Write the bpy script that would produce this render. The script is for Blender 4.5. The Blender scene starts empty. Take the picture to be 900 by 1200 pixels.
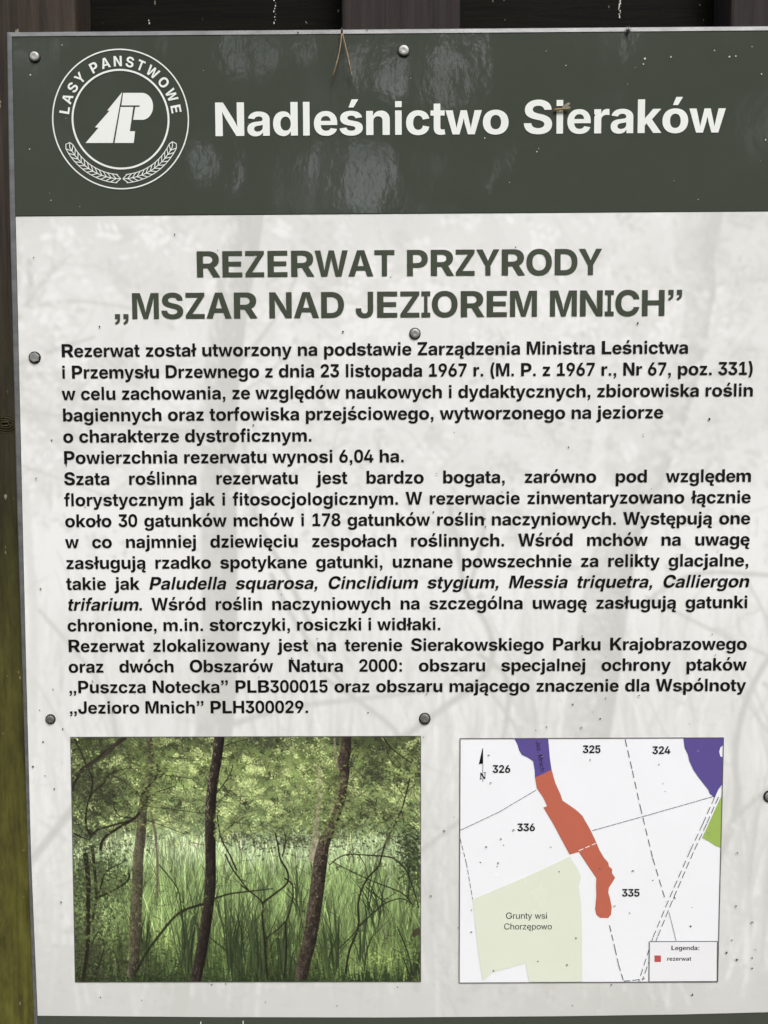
import bpy, bmesh, math, random
import numpy as np
from mathutils import Vector, Matrix
from mathutils.geometry import tessellate_polygon, delaunay_2d_cdt

scene = bpy.context.scene
COL = scene.collection
R = math.radians
random.seed(7)

# ------------------------------------------------------------------ camera
# The notice is a vertical board in the plane y = 0 (front towards -y, up = z); measurements of its print were
# taken off the photograph and turned into metres on that plane.
F_PX, CU, CV = 985.0, 450.0, 600.0          # focal length and centre in photograph pixels
DIST, CAM_Z = 1.06, 1.55
ed = Vector((80.0, 16400.0, 985.0)).normalized()           # "down" of the board seen from the camera
ex = Vector((1.0, -0.0045, -0.0062)); ex = (ex - ed * ex.dot(ed)).normalized()
en = ex.cross(ed).normalized()

def pl(u, v, dep=0.0):
    """photograph pixel -> (x, z) in metres on the plane lying dep behind the board's face"""
    d = Vector(((u - CU) / F_PX, (v - CV) / F_PX, 1.0))
    t = (DIST + dep) / en.dot(d)
    p = d * t
    return (ex.dot(p), CAM_Z - ed.dot(p))

def to_world(c):                                            # camera axes (right, down, forward) -> world
    return Vector((ex.dot(c), en.dot(c), -ed.dot(c)))
cam_data = bpy.data.cameras.new('camera')
cam = bpy.data.objects.new('camera', cam_data); COL.objects.link(cam)
cr, cu_, cb = to_world(Vector((1, 0, 0))), to_world(Vector((0, -1, 0))), to_world(Vector((0, 0, -1)))
cam.matrix_world = Matrix(((cr.x, cu_.x, cb.x, 0), (cr.y, cu_.y, cb.y, -DIST), (cr.z, cu_.z, cb.z, CAM_Z), (0, 0, 0, 1)))
cam_data.sensor_fit = 'VERTICAL'; cam_data.sensor_height = 24.0; cam_data.lens = F_PX / 1200.0 * 24.0
cam_data.clip_start = 0.02; cam_data.clip_end = 500.0
scene.camera = cam

# ------------------------------------------------------------------ light: soft overcast daylight
world = bpy.data.worlds.new('World'); scene.world = world; world.use_nodes = True
nt = world.node_tree; nt.nodes.clear()
sky = nt.nodes.new('ShaderNodeTexSky'); sky.sky_type = 'NISHITA'; sky.sun_disc = False
SUN_EL, SUN_AZ = 52.0, 158.0                                # azimuth clockwise from +y: in front of the board, to its right
sky.sun_elevation = R(SUN_EL); sky.sun_rotation = R(SUN_AZ)
sky.air_density = 1.0; sky.dust_density = 3.5; sky.ozone_density = 1.0
bg = nt.nodes.new('ShaderNodeBackground'); bg.inputs['Strength'].default_value = 0.12
out = nt.nodes.new('ShaderNodeOutputWorld')
hs = nt.nodes.new('ShaderNodeHueSaturation'); hs.inputs['Saturation'].default_value = 0.5      # thin cloud takes the blue out of the sky
nt.links.new(sky.outputs['Color'], hs.inputs['Color']); nt.links.new(hs.outputs['Color'], bg.inputs['Color']); nt.links.new(bg.outputs[0], out.inputs['Surface'])
sd = bpy.data.lights.new('sun', 'SUN'); sd.energy = 1.3; sd.angle = R(22); sd.color = (1.0, 0.985, 0.965)
sun = bpy.data.objects.new('sun', sd); COL.objects.link(sun)
to_sun = Vector((math.sin(R(SUN_AZ)) * math.cos(R(SUN_EL)), math.cos(R(SUN_AZ)) * math.cos(R(SUN_EL)), math.sin(R(SUN_EL))))
sun.rotation_euler = to_sun.to_track_quat('Z', 'Y').to_euler(); sun.location = to_sun * 20
scene.view_settings.view_transform = 'Standard'; scene.view_settings.look = 'None'
scene.view_settings.gamma = 1.0; scene.view_settings.exposure = 0.95

# ------------------------------------------------------------------ helpers
def lin(c):
    return tuple((x / 255 / 12.92) if x / 255 <= 0.04045 else ((x / 255 + 0.055) / 1.055) ** 2.4 for x in c)

def link_mesh(name, verts, faces, mat, parent=None):
    me = bpy.data.meshes.new(name); me.from_pydata(verts, [], faces); me.update()
    if mat: me.materials.append(mat)
    o = bpy.data.objects.new(name, me); COL.objects.link(o)
    if parent: o.parent = parent
    return o

def tag(o, label=None, cat=None, group=None, kind=None):
    for k, v in (('label', label), ('category', cat), ('group', group), ('kind', kind)):
        if v: o[k] = v
    return o

def empty(name, loc=(0, 0, 0)):
    o = bpy.data.objects.new(name, None); o.empty_display_size = 0.1; o.location = loc; COL.objects.link(o); return o

class MB:
    """collects polygons on the board's plane (front = -y) into one mesh"""
    def __init__(s): s.v = []; s.f = []
    def poly(s, pts, y, holes=()):
        loops = [[Vector((p[0], p[1], 0)) for p in pts]] + [[Vector((p[0], p[1], 0)) for p in h] for h in holes]
        flat = [p for l in loops for p in l]; b = len(s.v)
        s.v += [(p.x, y, p.y) for p in flat]
        for t in tessellate_polygon(loops):
            a, b_, c = (flat[i] for i in t)
            cr = (b_.x - a.x) * (c.y - a.y) - (b_.y - a.y) * (c.x - a.x)
            s.f.append(tuple(b + i for i in (t if cr > 0 else t[::-1])))
    def strip(s, pts, w, y):
        """flat line of width w along a polyline"""
        for i in range(len(pts) - 1):
            (x0, z0), (x1, z1) = pts[i], pts[i + 1]
            l = math.hypot(x1 - x0, z1 - z0)
            if l < 1e-7: continue
            nx, nz = -(z1 - z0) / l * w / 2, (x1 - x0) / l * w / 2
            s.poly([(x0 + nx, z0 + nz), (x0 - nx, z0 - nz), (x1 - nx, z1 - nz), (x1 + nx, z1 + nz)], y - (i % 2) * 2e-6)
    def dashes(s, pts, w, y, on, off):
        acc = 0.0
        for i in range(len(pts) - 1):
            a, b = Vector(pts[i]), Vector(pts[i + 1]); L = (b - a).length; d = (b - a) / L; p = 0.0
            while p < L:
                q = min(L, p + on); s.strip([tuple(a + d * p), tuple(a + d * q)], w, y); p = q + off
    def build(s, name, mat, parent=None): return link_mesh(name, s.v, s.f, mat, parent)

def solid(name, pts, y0, y1, mat, parent=None, bevel=0.0):
    """plate: polygon pts (x, z) from y0 (front) to y1 (back)"""
    bm = bmesh.new()
    n = len(pts)
    a = [bm.verts.new((p[0], y0, p[1])) for p in pts]; b = [bm.verts.new((p[0], y1, p[1])) for p in pts]
    bm.faces.new(a); bm.faces.new(b[::-1])
    for i in range(n): bm.faces.new((a[i], b[i], b[(i + 1) % n], a[(i + 1) % n]))
    bmesh.ops.recalc_face_normals(bm, faces=bm.faces)
    if bevel: bmesh.ops.bevel(bm, geom=[e for e in bm.edges], offset=bevel, segments=2, affect='EDGES', profile=0.5)
    me = bpy.data.meshes.new(name); bm.to_mesh(me); bm.free()
    if mat: me.materials.append(mat)
    o = bpy.data.objects.new(name, me); COL.objects.link(o)
    if parent: o.parent = parent
    return o

def box(name, x0, x1, y0, y1, z0, z1, mat, parent=None, bevel=0.003):
    return solid(name, [(x0, z0), (x1, z0), (x1, z1), (x0, z1)], y0, y1, mat, parent, bevel)

def tube(bm, pts, radii, seg=8):
    rings = []
    for i, p in enumerate(pts):
        p = Vector(p)
        d = (Vector(pts[min(i + 1, len(pts) - 1)]) - Vector(pts[max(i - 1, 0)])).normalized()
        a = d.cross(Vector((0.13, 0.2, 0.97))).normalized(); b = d.cross(a)
        r = radii[i]
        rings.append([bm.verts.new(p + a * math.cos(k * 2 * math.pi / seg) * r + b * math.sin(k * 2 * math.pi / seg) * r) for k in range(seg)])
    for r0, r1 in zip(rings, rings[1:]):
        for k in range(seg): bm.faces.new((r0[k], r0[(k + 1) % seg], r1[(k + 1) % seg], r1[k]))
    bm.faces.new(rings[0][::-1]); bm.faces.new(rings[-1])

def bm_obj(name, bm, mat, parent=None, smooth=True):
    bmesh.ops.recalc_face_normals(bm, faces=bm.faces)
    me = bpy.data.meshes.new(name); bm.to_mesh(me); bm.free()
    if smooth:
        for p in me.polygons: p.use_smooth = True
    if mat: me.materials.append(mat)
    o = bpy.data.objects.new(name, me); COL.objects.link(o)
    if parent: o.parent = parent
    return o

# ------------------------------------------------------------------ materials
class NT:
    def __init__(s, name):
        s.m = bpy.data.materials.new(name); s.m.use_nodes = True; s.t = s.m.node_tree
        s.b = s.t.nodes['Principled BSDF']
    def n(s, typ, **kw):
        nd = s.t.nodes.new(typ)
        for k, v in kw.items():
            if k in nd.inputs: nd.inputs[k].default_value = v
            else: setattr(nd, k, v)
        return nd
    def l(s, a, b): s.t.links.new(a, b)
    def coords(s, scale=(1, 1, 1), rot=(0, 0, 0)):
        tc = s.n('ShaderNodeTexCoord'); mp = s.n('ShaderNodeMapping'); mp.inputs['Scale'].default_value = scale
        mp.inputs['Rotation'].default_value = rot
        s.l(tc.outputs['Object'], mp.inputs['Vector']); return mp.outputs['Vector']
    def noise(s, vec, scale, detail=4, rough=0.5, dist=0.0):
        nd = s.n('ShaderNodeTexNoise', Scale=scale, Detail=detail, Roughness=rough, Distortion=dist); s.l(vec, nd.inputs['Vector']); return nd.outputs['Fac']
    def ramp(s, fac, stops):
        r = s.n('ShaderNodeValToRGB'); e = r.color_ramp.elements
        while len(e) < len(stops): e.new(0.5)
        for i, (p, c) in enumerate(stops): e[i].position = p; e[i].color = (*c, 1) if len(c) == 3 else c
        s.l(fac, r.inputs['Fac']); return r.outputs['Color']
    def mix(s, fac, a, b, mode='MIX'):
        m = s.n('ShaderNodeMix', data_type='RGBA', blend_type=mode)
        for sock, v in ((m.inputs['Factor'], fac), (m.inputs['A'], a), (m.inputs['B'], b)):
            pass
        ins = {i.identifier: i for i in m.inputs}
        for key, v in (('Factor_Float', fac), ('A_Color', a), ('B_Color', b)):
            if hasattr(v, 'links'): s.l(v, ins[key])
            else: ins[key].default_value = v if key == 'Factor_Float' else (*v[:3], 1)
        return [o for o in m.outputs if o.identifier == 'Result_Color'][0]
    def bump(s, h, strength, dist=0.01, base=None):
        b = s.n('ShaderNodeBump', Strength=strength, Distance=dist); s.l(h, b.inputs['Height'])
        if base: s.l(base, b.inputs['Normal'])
        return b.outputs['Normal']
    def set(s, **kw):
        for k, v in kw.items():
            i = s.b.inputs[k.replace('_', ' ')]
            if hasattr(v, 'links'): s.l(v, i)
            else: i.default_value = (*v, 1) if isinstance(v, tuple) and len(v) == 3 else v
        return s.m

def foil_waves(t):
    """slow unevenness of the foil glued on sheet metal plus a fine orange-peel grain"""
    v = t.coords((1, 1, 0.55))
    slow = t.noise(v, 9.0, 2, 0.45)
    n1 = t.bump(slow, 0.11, 0.02)
    fine = t.noise(t.coords((1, 1, 0.7)), 110.0, 2, 0.5)
    n2 = t.bump(fine, 0.025, 0.004, n1)
    return n2

def dull(t, lo, hi):
    f = t.noise(t.coords((1, 1, 0.8)), 7.0, 5, 0.6)
    m = t.n('ShaderNodeMapRange', **{'From Min': 0.3, 'From Max': 0.7, 'To Min': lo, 'To Max': hi}); t.l(f, m.inputs['Value']); return m.outputs['Result']

def print_mat(name, rgb, rough=(0.14, 0.3), spec=0.5, wave=True, mottle=0.06):
    t = NT(name)
    c = lin(rgb)
    f = t.noise(t.coords(), 38.0, 6, 0.65)
    col = t.mix(f, tuple(x * (1 - mottle) for x in c), tuple(min(1, x * (1 + mottle)) for x in c))
    t.set(Base_Color=col, Roughness=dull(t, *rough), Specular_IOR_Level=spec)
    if wave: t.set(Normal=foil_waves(t))
    return t.m

def attr_mat(name, rough=(0.2, 0.4), spec=0.4):
    t = NT(name)
    a = t.n('ShaderNodeAttribute'); a.attribute_name = 'ink'
    t.set(Base_Color=a.outputs['Color'], Roughness=dull(t, *rough), Specular_IOR_Level=spec, Normal=foil_waves(t))
    return t.m

M = {}
M['green'] = print_mat('dark_green_foil', (67, 72, 64), (0.055, 0.09), 0.8)
M['white_ink'] = print_mat('white_ink', (228, 230, 226), mottle=0.02)
M['grey_green_ink'] = print_mat('grey_green_ink', (66, 72, 60), (0.25, 0.4), 0.35)
M['black_ink'] = print_mat('black_ink', (20, 18, 18), (0.45, 0.6), 0.12, wave=False)
M['sheet_print'] = attr_mat('faded_forest_print')
M['photo_print'] = attr_mat('forest_photograph_print', (0.25, 0.45), 0.3)
M['map_paper'] = print_mat('map_white', (240, 241, 245), mottle=0.012)
M['purple'] = print_mat('purple_ink', (94, 81, 146), mottle=0.03)
M['red'] = print_mat('terracotta_ink', (190, 104, 84), mottle=0.03)
M['legend_red'] = print_mat('legend_red_ink', (184, 88, 84), mottle=0.03)
M['pale_green'] = print_mat('pale_green_ink', (224, 229, 211), mottle=0.015)
M['lime'] = print_mat('lime_ink', (158, 184, 94), mottle=0.03)
M['label_paper'] = print_mat('legend_paper', (236, 236, 239), mottle=0.01)
M['line'] = print_mat('map_line_ink', (92, 90, 90), wave=False)
M['dirt'] = print_mat('dried_dirt', (48, 42, 36), (0.7, 0.9), 0.2, wave=False)
M['dropping'] = print_mat('pale_dropping', (196, 195, 184), (0.7, 0.9), 0.2, wave=False)

def metal_mat(name, rgb, rough, metallic=1.0, scale=60.0):
    t = NT(name); c = lin(rgb)
    f = t.noise(t.coords((0.35, 1, 1)), scale, 6, 0.7)
    col = t.ramp(f, [(0.3, tuple(x * 0.55 for x in c)), (0.6, c), (0.8, tuple(min(1, x * 1.15) for x in c))])
    t.set(Base_Color=col, Metallic=metallic, Roughness=rough, Normal=t.bump(t.noise(t.coords(), 300.0, 3, 0.6), 0.25, 0.001))
    return t.m
M['alu'] = metal_mat('aluminium_edge', (122, 123, 123), 0.5, 0.35)
M['zinc'] = metal_mat('bright_zinc', (178, 178, 174), 0.5, 0.2, 400.0)
M['dull_zinc'] = metal_mat('weathered_zinc', (158, 159, 156), 0.5, 0.35, 400.0)
M['rusty_zinc'] = metal_mat('dark_weathered_steel', (116, 118, 110), 0.55, 0.3, 300.0)

def wood_mat(name, dark, light, algae=False, flat=False):
    t = NT(name)
    v = t.coords((0.07, 1.0, 1.0), (0, R(9), 0)) if flat else t.coords((1.0, 1.0, 0.045))
    g = t.noise(v, 95.0, 7, 0.62, 1.1 if flat else 0.6)
    col = t.ramp(g, [(0.3, lin(dark)), (0.62, lin(light)), (0.75, tuple(x * 1.25 for x in lin(light)))])
    fine = t.noise(t.coords((0.03, 1, 1) if flat else (1, 1, 0.02)), 420.0, 3, 0.6)
    col = t.mix(0.35, col, t.ramp(fine, [(0.35, lin(dark)), (0.7, lin(light))]))
    speck = t.noise(t.coords((1, 1, 0.4)), 170.0, 2, 0.5)
    sp = t.ramp(speck, [(0.735, (0, 0, 0)), (0.76, (0.55, 0.55, 0.55))])
    if algae:
        tc = t.n('ShaderNodeTexCoord'); sx = t.n('ShaderNodeSeparateXYZ'); t.l(tc.outputs['Object'], sx.inputs[0])
        hgt = t.n('ShaderNodeMapRange', **{'From Min': 1.86, 'From Max': 1.0, 'To Min': 0.0, 'To Max': 1.0}); t.l(sx.outputs['Z'], hgt.inputs['Value'])
        pat = t.noise(t.coords((1, 1, 0.22)), 24.0, 6, 0.68)
        ad = t.n('ShaderNodeMath', operation='MULTIPLY_ADD'); t.l(pat, ad.inputs[0]); ad.inputs[1].default_value = 0.6; t.l(hgt.outputs[0], ad.inputs[2])
        grow = t.ramp(ad.outputs[0], [(0.36, (0, 0, 0)), (0.72, (0.78, 0.78, 0.78)), (1.0, (0.97, 0.97, 0.97))])
        film = t.ramp(t.noise(t.coords((1, 1, 0.3)), 55.0, 6, 0.7), [(0.3, lin((62, 59, 34))), (0.55, lin((90, 88, 46))), (0.78, lin((112, 110, 64)))])
        low = t.ramp(hgt.outputs[0], [(0.35, lin((150, 150, 140))), (1.0, lin((255, 255, 215)))])
        film = t.mix(1.0, film, low, 'MULTIPLY')
        col = t.mix(grow, col, film)
        crack = t.ramp(t.noise(t.coords((1, 1, 0.03)), 150.0, 5, 0.65, 0.4), [(0.34, (0.45, 0.45, 0.42)), (0.52, (1, 1, 1)), (0.72, (1.15, 1.15, 1.1))])
        col = t.mix(0.5, col, crack, 'MULTIPLY')
    col = t.mix(sp, col, lin((168, 160, 140)))
    t.set(Base_Color=col, Roughness=0.75, Specular_IOR_Level=0.08 if flat else 0.25, Normal=t.bump(g, 0.25 if flat else 0.5, 0.004))
    return t.m
M['post'] = wood_mat('brown_stained_timber', (24, 19, 18), (45, 37, 34))
M['post_algae'] = wood_mat('brown_timber_with_algae', (32, 26, 21), (62, 52, 43), True)
M['plank'] = wood_mat('dark_shaded_plank', (4, 4, 2), (17, 16, 9), flat=True)  # near-black base colour includes the shade of a roof that is not modelled

# ------------------------------------------------------------------ the forest picture, drawn stroke by stroke
def vnoise(rs, H, W, cell):
    gh, gw = int(H / cell) + 3, int(W / cell) + 3
    g = rs.rand(gh, gw)
    y = np.arange(H) / cell; x = np.arange(W) / cell
    y0 = y.astype(int); x0 = x.astype(int); fy = (y - y0)[:, None]; fx = (x - x0)[None, :]
    fy = fy * fy * (3 - 2 * fy); fx = fx * fx * (3 - 2 * fx)
    a = g[y0][:, x0]; b = g[y0][:, x0 + 1]; c = g[y0 + 1][:, x0]; d = g[y0 + 1][:, x0 + 1]
    return (a * (1 - fx) + b * fx) * (1 - fy) + (c * (1 - fx) + d * fx) * fy

class Canvas:
    def __init__(s, u0, v0, u1, v1, W, H):
        s.u0, s.v0, s.W, s.H = u0, v0, W, H
        s.kx = W / (u1 - u0); s.ky = H / (v1 - v0); s.k = (s.kx + s.ky) / 2
        s.a = np.zeros((H, W, 3), np.float32)
    def window(s, xa, ya, xb, yb):
        xa, ya = max(0, int(xa)), max(0, int(ya)); xb, yb = min(s.W, int(xb) + 2), min(s.H, int(yb) + 2)
        return None if xa >= xb or ya >= yb else (xa, ya, xb, yb)
    def stroke(s, pts, wid, col, alpha=1.0, tex=0.0, lit=0.0, rs=None):
        P = [((p[0] - s.u0) * s.kx, (p[1] - s.v0) * s.ky) for p in pts]
        Wd = [max(w * s.k / 2, 0.28) for w in wid]
        m = max(Wd) + 1.5
        w = s.window(min(p[0] for p in P) - m, min(p[1] for p in P) - m, max(p[0] for p in P) + m, max(p[1] for p in P) + m)
        if not w: return
        xa, ya, xb, yb = w
        Y, X = np.mgrid[ya:yb, xa:xb].astype(np.float32); X += 0.5; Y += 0.5
        cov = np.zeros(X.shape, np.float32); side = np.zeros(X.shape, np.float32)
        for i in range(len(P) - 1):
            (ax, ay), (bx, by) = P[i], P[i + 1]
            dx, dy = bx - ax, by - ay; L2 = dx * dx + dy * dy + 1e-6
            t = np.clip(((X - ax) * dx + (Y - ay) * dy) / L2, 0, 1)
            ex_, ey_ = X - ax - t * dx, Y - ay - t * dy
            r = Wd[i] + (Wd[i + 1] - Wd[i]) * t
            c = np.clip(0.5 + r - np.sqrt(ex_ * ex_ + ey_ * ey_), 0, 1)
            side = np.where(c > cov, ex_ / np.maximum(r, 0.5), side); cov = np.maximum(cov, c)
        c3 = np.broadcast_to(np.array(col, np.float32), X.shape + (3,)).copy()
        if tex:
            n = vnoise(rs, X.shape[0], X.shape[1], max(1.6, 1.3 * s.k)) * 0.6 + vnoise(rs, X.shape[0], X.shape[1], max(3, 4 * s.k)) * 0.4
            c3 *= (1 + tex * (n - 0.5) * 2)[..., None]
        if lit: c3 *= (1 - lit * side)[..., None]
        al = (cov * alpha)[..., None]
        s.a[ya:yb, xa:xb] = s.a[ya:yb, xa:xb] * (1 - al) + c3 * al
    def leaf(s, u, v, L, B, ang, col, alpha=1.0):
        x, y = (u - s.u0) * s.kx, (v - s.v0) * s.ky; L *= s.k / 2; B *= s.k / 2
        w = s.window(x - L - 1, y - L - 1, x + L + 1, y + L + 1)
        if not w: return
        xa, ya, xb, yb = w
        Y, X = np.mgrid[ya:yb, xa:xb].astype(np.float32); X += 0.5 - x; Y += 0.5 - y
        ca, sa = math.cos(ang), math.sin(ang)
        d = np.sqrt(((X * ca + Y * sa) / L) ** 2 + ((-X * sa + Y * ca) / B) ** 2)
        al = (np.clip((1 - d) * min(L, B) + 0.5, 0, 1) * alpha)[..., None]
        s.a[ya:yb, xa:xb] = s.a[ya:yb, xa:xb] * (1 - al) + np.array(col, np.float32) * al

def bez(pts, n=5):
    """smooth curve through points (Catmull-Rom)"""
    P = [pts[0]] + list(pts) + [pts[-1]]; o = []
    for i in range(1, len(P) - 2):
        for k in range(n):
            t = k / n
            o.append(tuple(0.5 * ((2 * P[i][j]) + (P[i + 1][j] - P[i - 1][j]) * t + (2 * P[i - 1][j] - 5 * P[i][j] + 4 * P[i + 1][j] - P[i + 2][j]) * t * t
                     + (3 * P[i][j] - P[i - 1][j] - 3 * P[i + 1][j] + P[i + 2][j]) * t ** 3) for j in range(2)))
    return o + [pts[-1]]

def lerp3(a, b, t): return tuple(a[i] + (b[i] - a[i]) * t for i in range(3))

def paint_forest(u0, v0, u1, v1, W, H, detail=1.0):
    c = Canvas(u0, v0, u1, v1, W, H); rs = np.random.RandomState(11); rnd = random.Random(5)
    bv = [863, 885, 905, 940, 965, 985, 1000, 1015, 1040, 1075, 1100, 1125, 1150]
    bc = np.array([(70, 86, 44), (92, 112, 54), (106, 130, 62), (104, 128, 68), (100, 124, 74), (138, 164, 116), (146, 174, 122), (120, 150, 92), (94, 126, 62),
                   (88, 120, 54), (70, 98, 42), (52, 74, 34), (40, 56, 28)], float)
    vv = v0 + (np.arange(H) + 0.5) / c.ky; uu = u0 + (np.arange(W) + 0.5) / c.kx
    base = np.stack([np.interp(vv, bv, bc[:, i]) for i in range(3)], 1)[:, None, :].repeat(W, 1)
    n = vnoise(rs, H, W, 22 * c.k) * 0.6 + vnoise(rs, H, W, 8 * c.k) * 0.4
    base *= (0.72 + 0.56 * n)[..., None]
    base *= np.interp(uu, [83, 130, 200, 470, 493], [0.72, 0.88, 1.0, 1.0, 0.85])[None, :, None]
    c.a[:] = base
    # light and shade clumps of the printed wood: (u, v, radius u, radius v, gain)
    clumps = [(105, 895, 40, 30, -0.45), (130, 935, 40, 22, -0.35), (175, 880, 28, 16, -0.22), (215, 885, 30, 22, 0.22), (320, 905, 42, 30, 0.42), (300, 960, 40, 14, 0.15), (290, 872, 30, 8, -0.3),
              (440, 900, 26, 26, -0.3), (455, 930, 30, 26, 0.05), (360, 895, 25, 20, 0.2), (225, 940, 30, 30, 0.12), (350, 985, 60, 10, -0.28), (470, 985, 30, 18, -0.22), (420, 955, 20, 18, -0.18),
              (440, 1122, 46, 14, 0.9), (120, 1075, 22, 14, 0.35), (330, 1125, 40, 10, 0.15), (200, 1100, 22, 14, 0.35), (285, 1095, 16, 14, 0.25), (255, 1120, 18, 12, 0.3), (400, 1040, 60, 26, 0.1), (270, 1012, 60, 10, 0.2), (180, 1050, 18, 30, 0.2), (250, 1050, 120, 20, 0.08), (180, 1085, 30, 22, 0.3), (120, 1095, 28, 20, 0.15), (100, 1010, 30, 40, -0.2), (110, 1128, 40, 18, -0.25), (300, 1115, 30, 25, -0.2), (480, 1010, 16, 24, -0.35), (150, 965, 60, 10, 0.1)]
    def gain(u, v):
        g = 0.0
        for (cu, cv, ru, rv, k) in clumps:
            q = ((u - cu) / ru) ** 2 + ((v - cv) / rv) ** 2
            if q < 4: g += k * math.exp(-q)
        return g
    F1 = vnoise(rs, 60, 84, 1.0); F2 = vnoise(rs, 60, 84, 2.6)     # clump fields, one cell about 5 units of the picture
    field = lambda u, v: 1.5 * (0.5 * F1[int(max(0, min(59, (v - 860) / 5)))][int(max(0, min(83, (u - 80) / 5)))] + 0.5 * F2[int(max(0, min(59, (v - 860) / 5)))][int(max(0, min(83, (u - 80) / 5)))] - 0.5)
    # leaves of the canopy: sprays of leaves along little twigs, the shaded ones at the back
    sprays = []
    for i in range(int(2700 * detail)):
        u = rnd.uniform(76, 500); v = 858 + 132 * rnd.random() ** 0.85
        if v > 968 and rnd.random() < 0.5: continue
        sprays.append((min(1, max(0, 0.40 + (gain(u, v) + field(u, v) * 1.9 + rnd.gauss(0, 0.24)) * 0.85)), u, v))
    sprays.sort(key=lambda q: q[0] + rnd.gauss(0, 0.22))
    for t, u, v in sprays:
        a = rnd.gauss(0.1, 0.5) + (math.pi if rnd.random() < 0.5 else 0); L = rnd.uniform(4, 13); nl = rnd.randint(3, 8)
        col = lerp3((46, 50, 34), (108, 124, 68), t * 2) if t < 0.5 else lerp3((108, 124, 68), (172, 192, 112), t * 2 - 1)
        if rnd.random() < 0.35: c.stroke([(u, v), (u + math.cos(a) * L, v + math.sin(a) * L)], [0.6, 0.4], (58, 52, 38), 0.5)
        for j in range(nl):
            q = j / nl; sd_ = 1 if j % 2 else -1; k = rnd.uniform(0.82, 1.16)
            lu, lv = u + math.cos(a) * L * q - math.sin(a) * sd_ * 1.4, v + math.sin(a) * L * q + math.cos(a) * sd_ * 1.4 + 2.0 * q * q
            c.leaf(lu, lv, rnd.uniform(1.8, 4.4), rnd.uniform(0.9, 2.0), a + sd_ * rnd.uniform(0.4, 1.1), tuple(x * k for x in col), rnd.uniform(0.6, 1.0))
    # fine twigs inside the canopy
    for i in range(int(260 * detail)):
        u, v = rnd.uniform(83, 493), rnd.uniform(865, 1000); a = rnd.uniform(-2.6, -0.5); L = rnd.uniform(8, 28)
        p = [(u, v)]
        for k in range(3):
            a += rnd.gauss(0, 0.25); p.append((p[-1][0] + math.cos(a) * L / 3, p[-1][1] + math.sin(a) * L / 3))
        c.stroke(p, [0.8, 0.7, 0.5, 0.3], lerp3((46, 40, 30), (92, 88, 62), rnd.random()), rnd.uniform(0.4, 0.8))
    # far pale reeds, then the nearer blades
    for i in range(int(5200 * detail)):
        q = i / (5200 * detail); vb = 985 + 165 * q ** 1.1 + rnd.uniform(-10, 10)
        u = rnd.uniform(78, 498); L = (8 + 44 * min(1, max(0, (vb - 985) / 110))) * rnd.uniform(0.5, 1.2); a = rnd.gauss(0, 0.17)
        g = gain(u, vb - L * 0.5) + rnd.gauss(0, 0.3) + 0.5 * field(u, vb)
        far = max(0, min(1, (1032 - vb) / 46)); low = max(0, min(1, (vb - 1085) / 60))
        mid = lerp3((98, 122, 66), (160, 184, 126), far); mid = lerp3(mid, (66, 82, 40), low)
        k = max(0.42, 1 + g * 1.05)
        bend = rnd.gauss(0, 0.14) * L
        pts = [(u, vb), (u + math.sin(a) * L * 0.5, vb - L * 0.5), (u + math.sin(a) * L + bend, vb - L)]
        c.stroke(pts, [1.3, 1.1, 0.4], tuple(min(235, x * k) for x in mid), rnd.uniform(0.45, 0.9))
    # ground layer leaves
    for i in range(int(2600 * detail)):
        u = rnd.uniform(80, 496); v = rnd.uniform(1098, 1152)
        g = gain(u, v) + rnd.gauss(0, 0.25); t = min(1, max(0, 0.36 + g * 0.8 - (v - 1100) / 190))
        col = lerp3((26, 38, 20), (84, 112, 46), t * 1.6) if t < 0.62 else lerp3((84, 112, 46), (158, 184, 80), (t - 0.62) / 0.38)
        c.leaf(u, v, rnd.uniform(1.4, 4.2), rnd.uniform(0.8, 1.8), rnd.uniform(-0.7, 0.7), col, rnd.uniform(0.5, 0.9))
    # dark tufts of rushes in the foreground
    for (tu, tv, n_, sp, L0) in [(165, 1120, 16, 16, 60), (215, 1135, 26, 26, 95), (236, 1130, 14, 18, 80), (275, 1140, 34, 30, 100), (300, 1142, 22, 26, 80), (332, 1140, 22, 24, 75), (390, 1135, 18, 26, 70), (425, 1125, 12, 18, 60), (484, 1150, 10, 14, 42), (350, 1060, 10, 16, 50), (440, 1080, 14, 30, 60)]:
        for k in range(n_):
            b = tu + rnd.uniform(-0.35, 0.35) * sp; L = L0 * rnd.uniform(0.5, 1.1); e = rnd.gauss(0, 0.5) * sp
            t0 = tv + rnd.gauss(0, 9); c.stroke([(b, t0), (b + e * 0.1, t0 - L * 0.2), (b + e * 0.35, t0 - L * 0.55), (b + e + rnd.gauss(0, 2), t0 - L)], [0.3, 1.7, 1.5, 0.5], lerp3((30, 40, 24), (62, 80, 42), rnd.random()), rnd.uniform(0.7, 1.0))
    for i in range(int(420 * detail)):                     # pale seed heads and bright blades among the reeds
        u, v = rnd.uniform(83, 493), rnd.gauss(1004, 12); L = rnd.uniform(5, 16)
        c.stroke([(u, v), (u + rnd.gauss(0, 1.6), v - L)], [0.9, 0.4], (190, 206, 158), rnd.uniform(0.25, 0.65))
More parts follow.
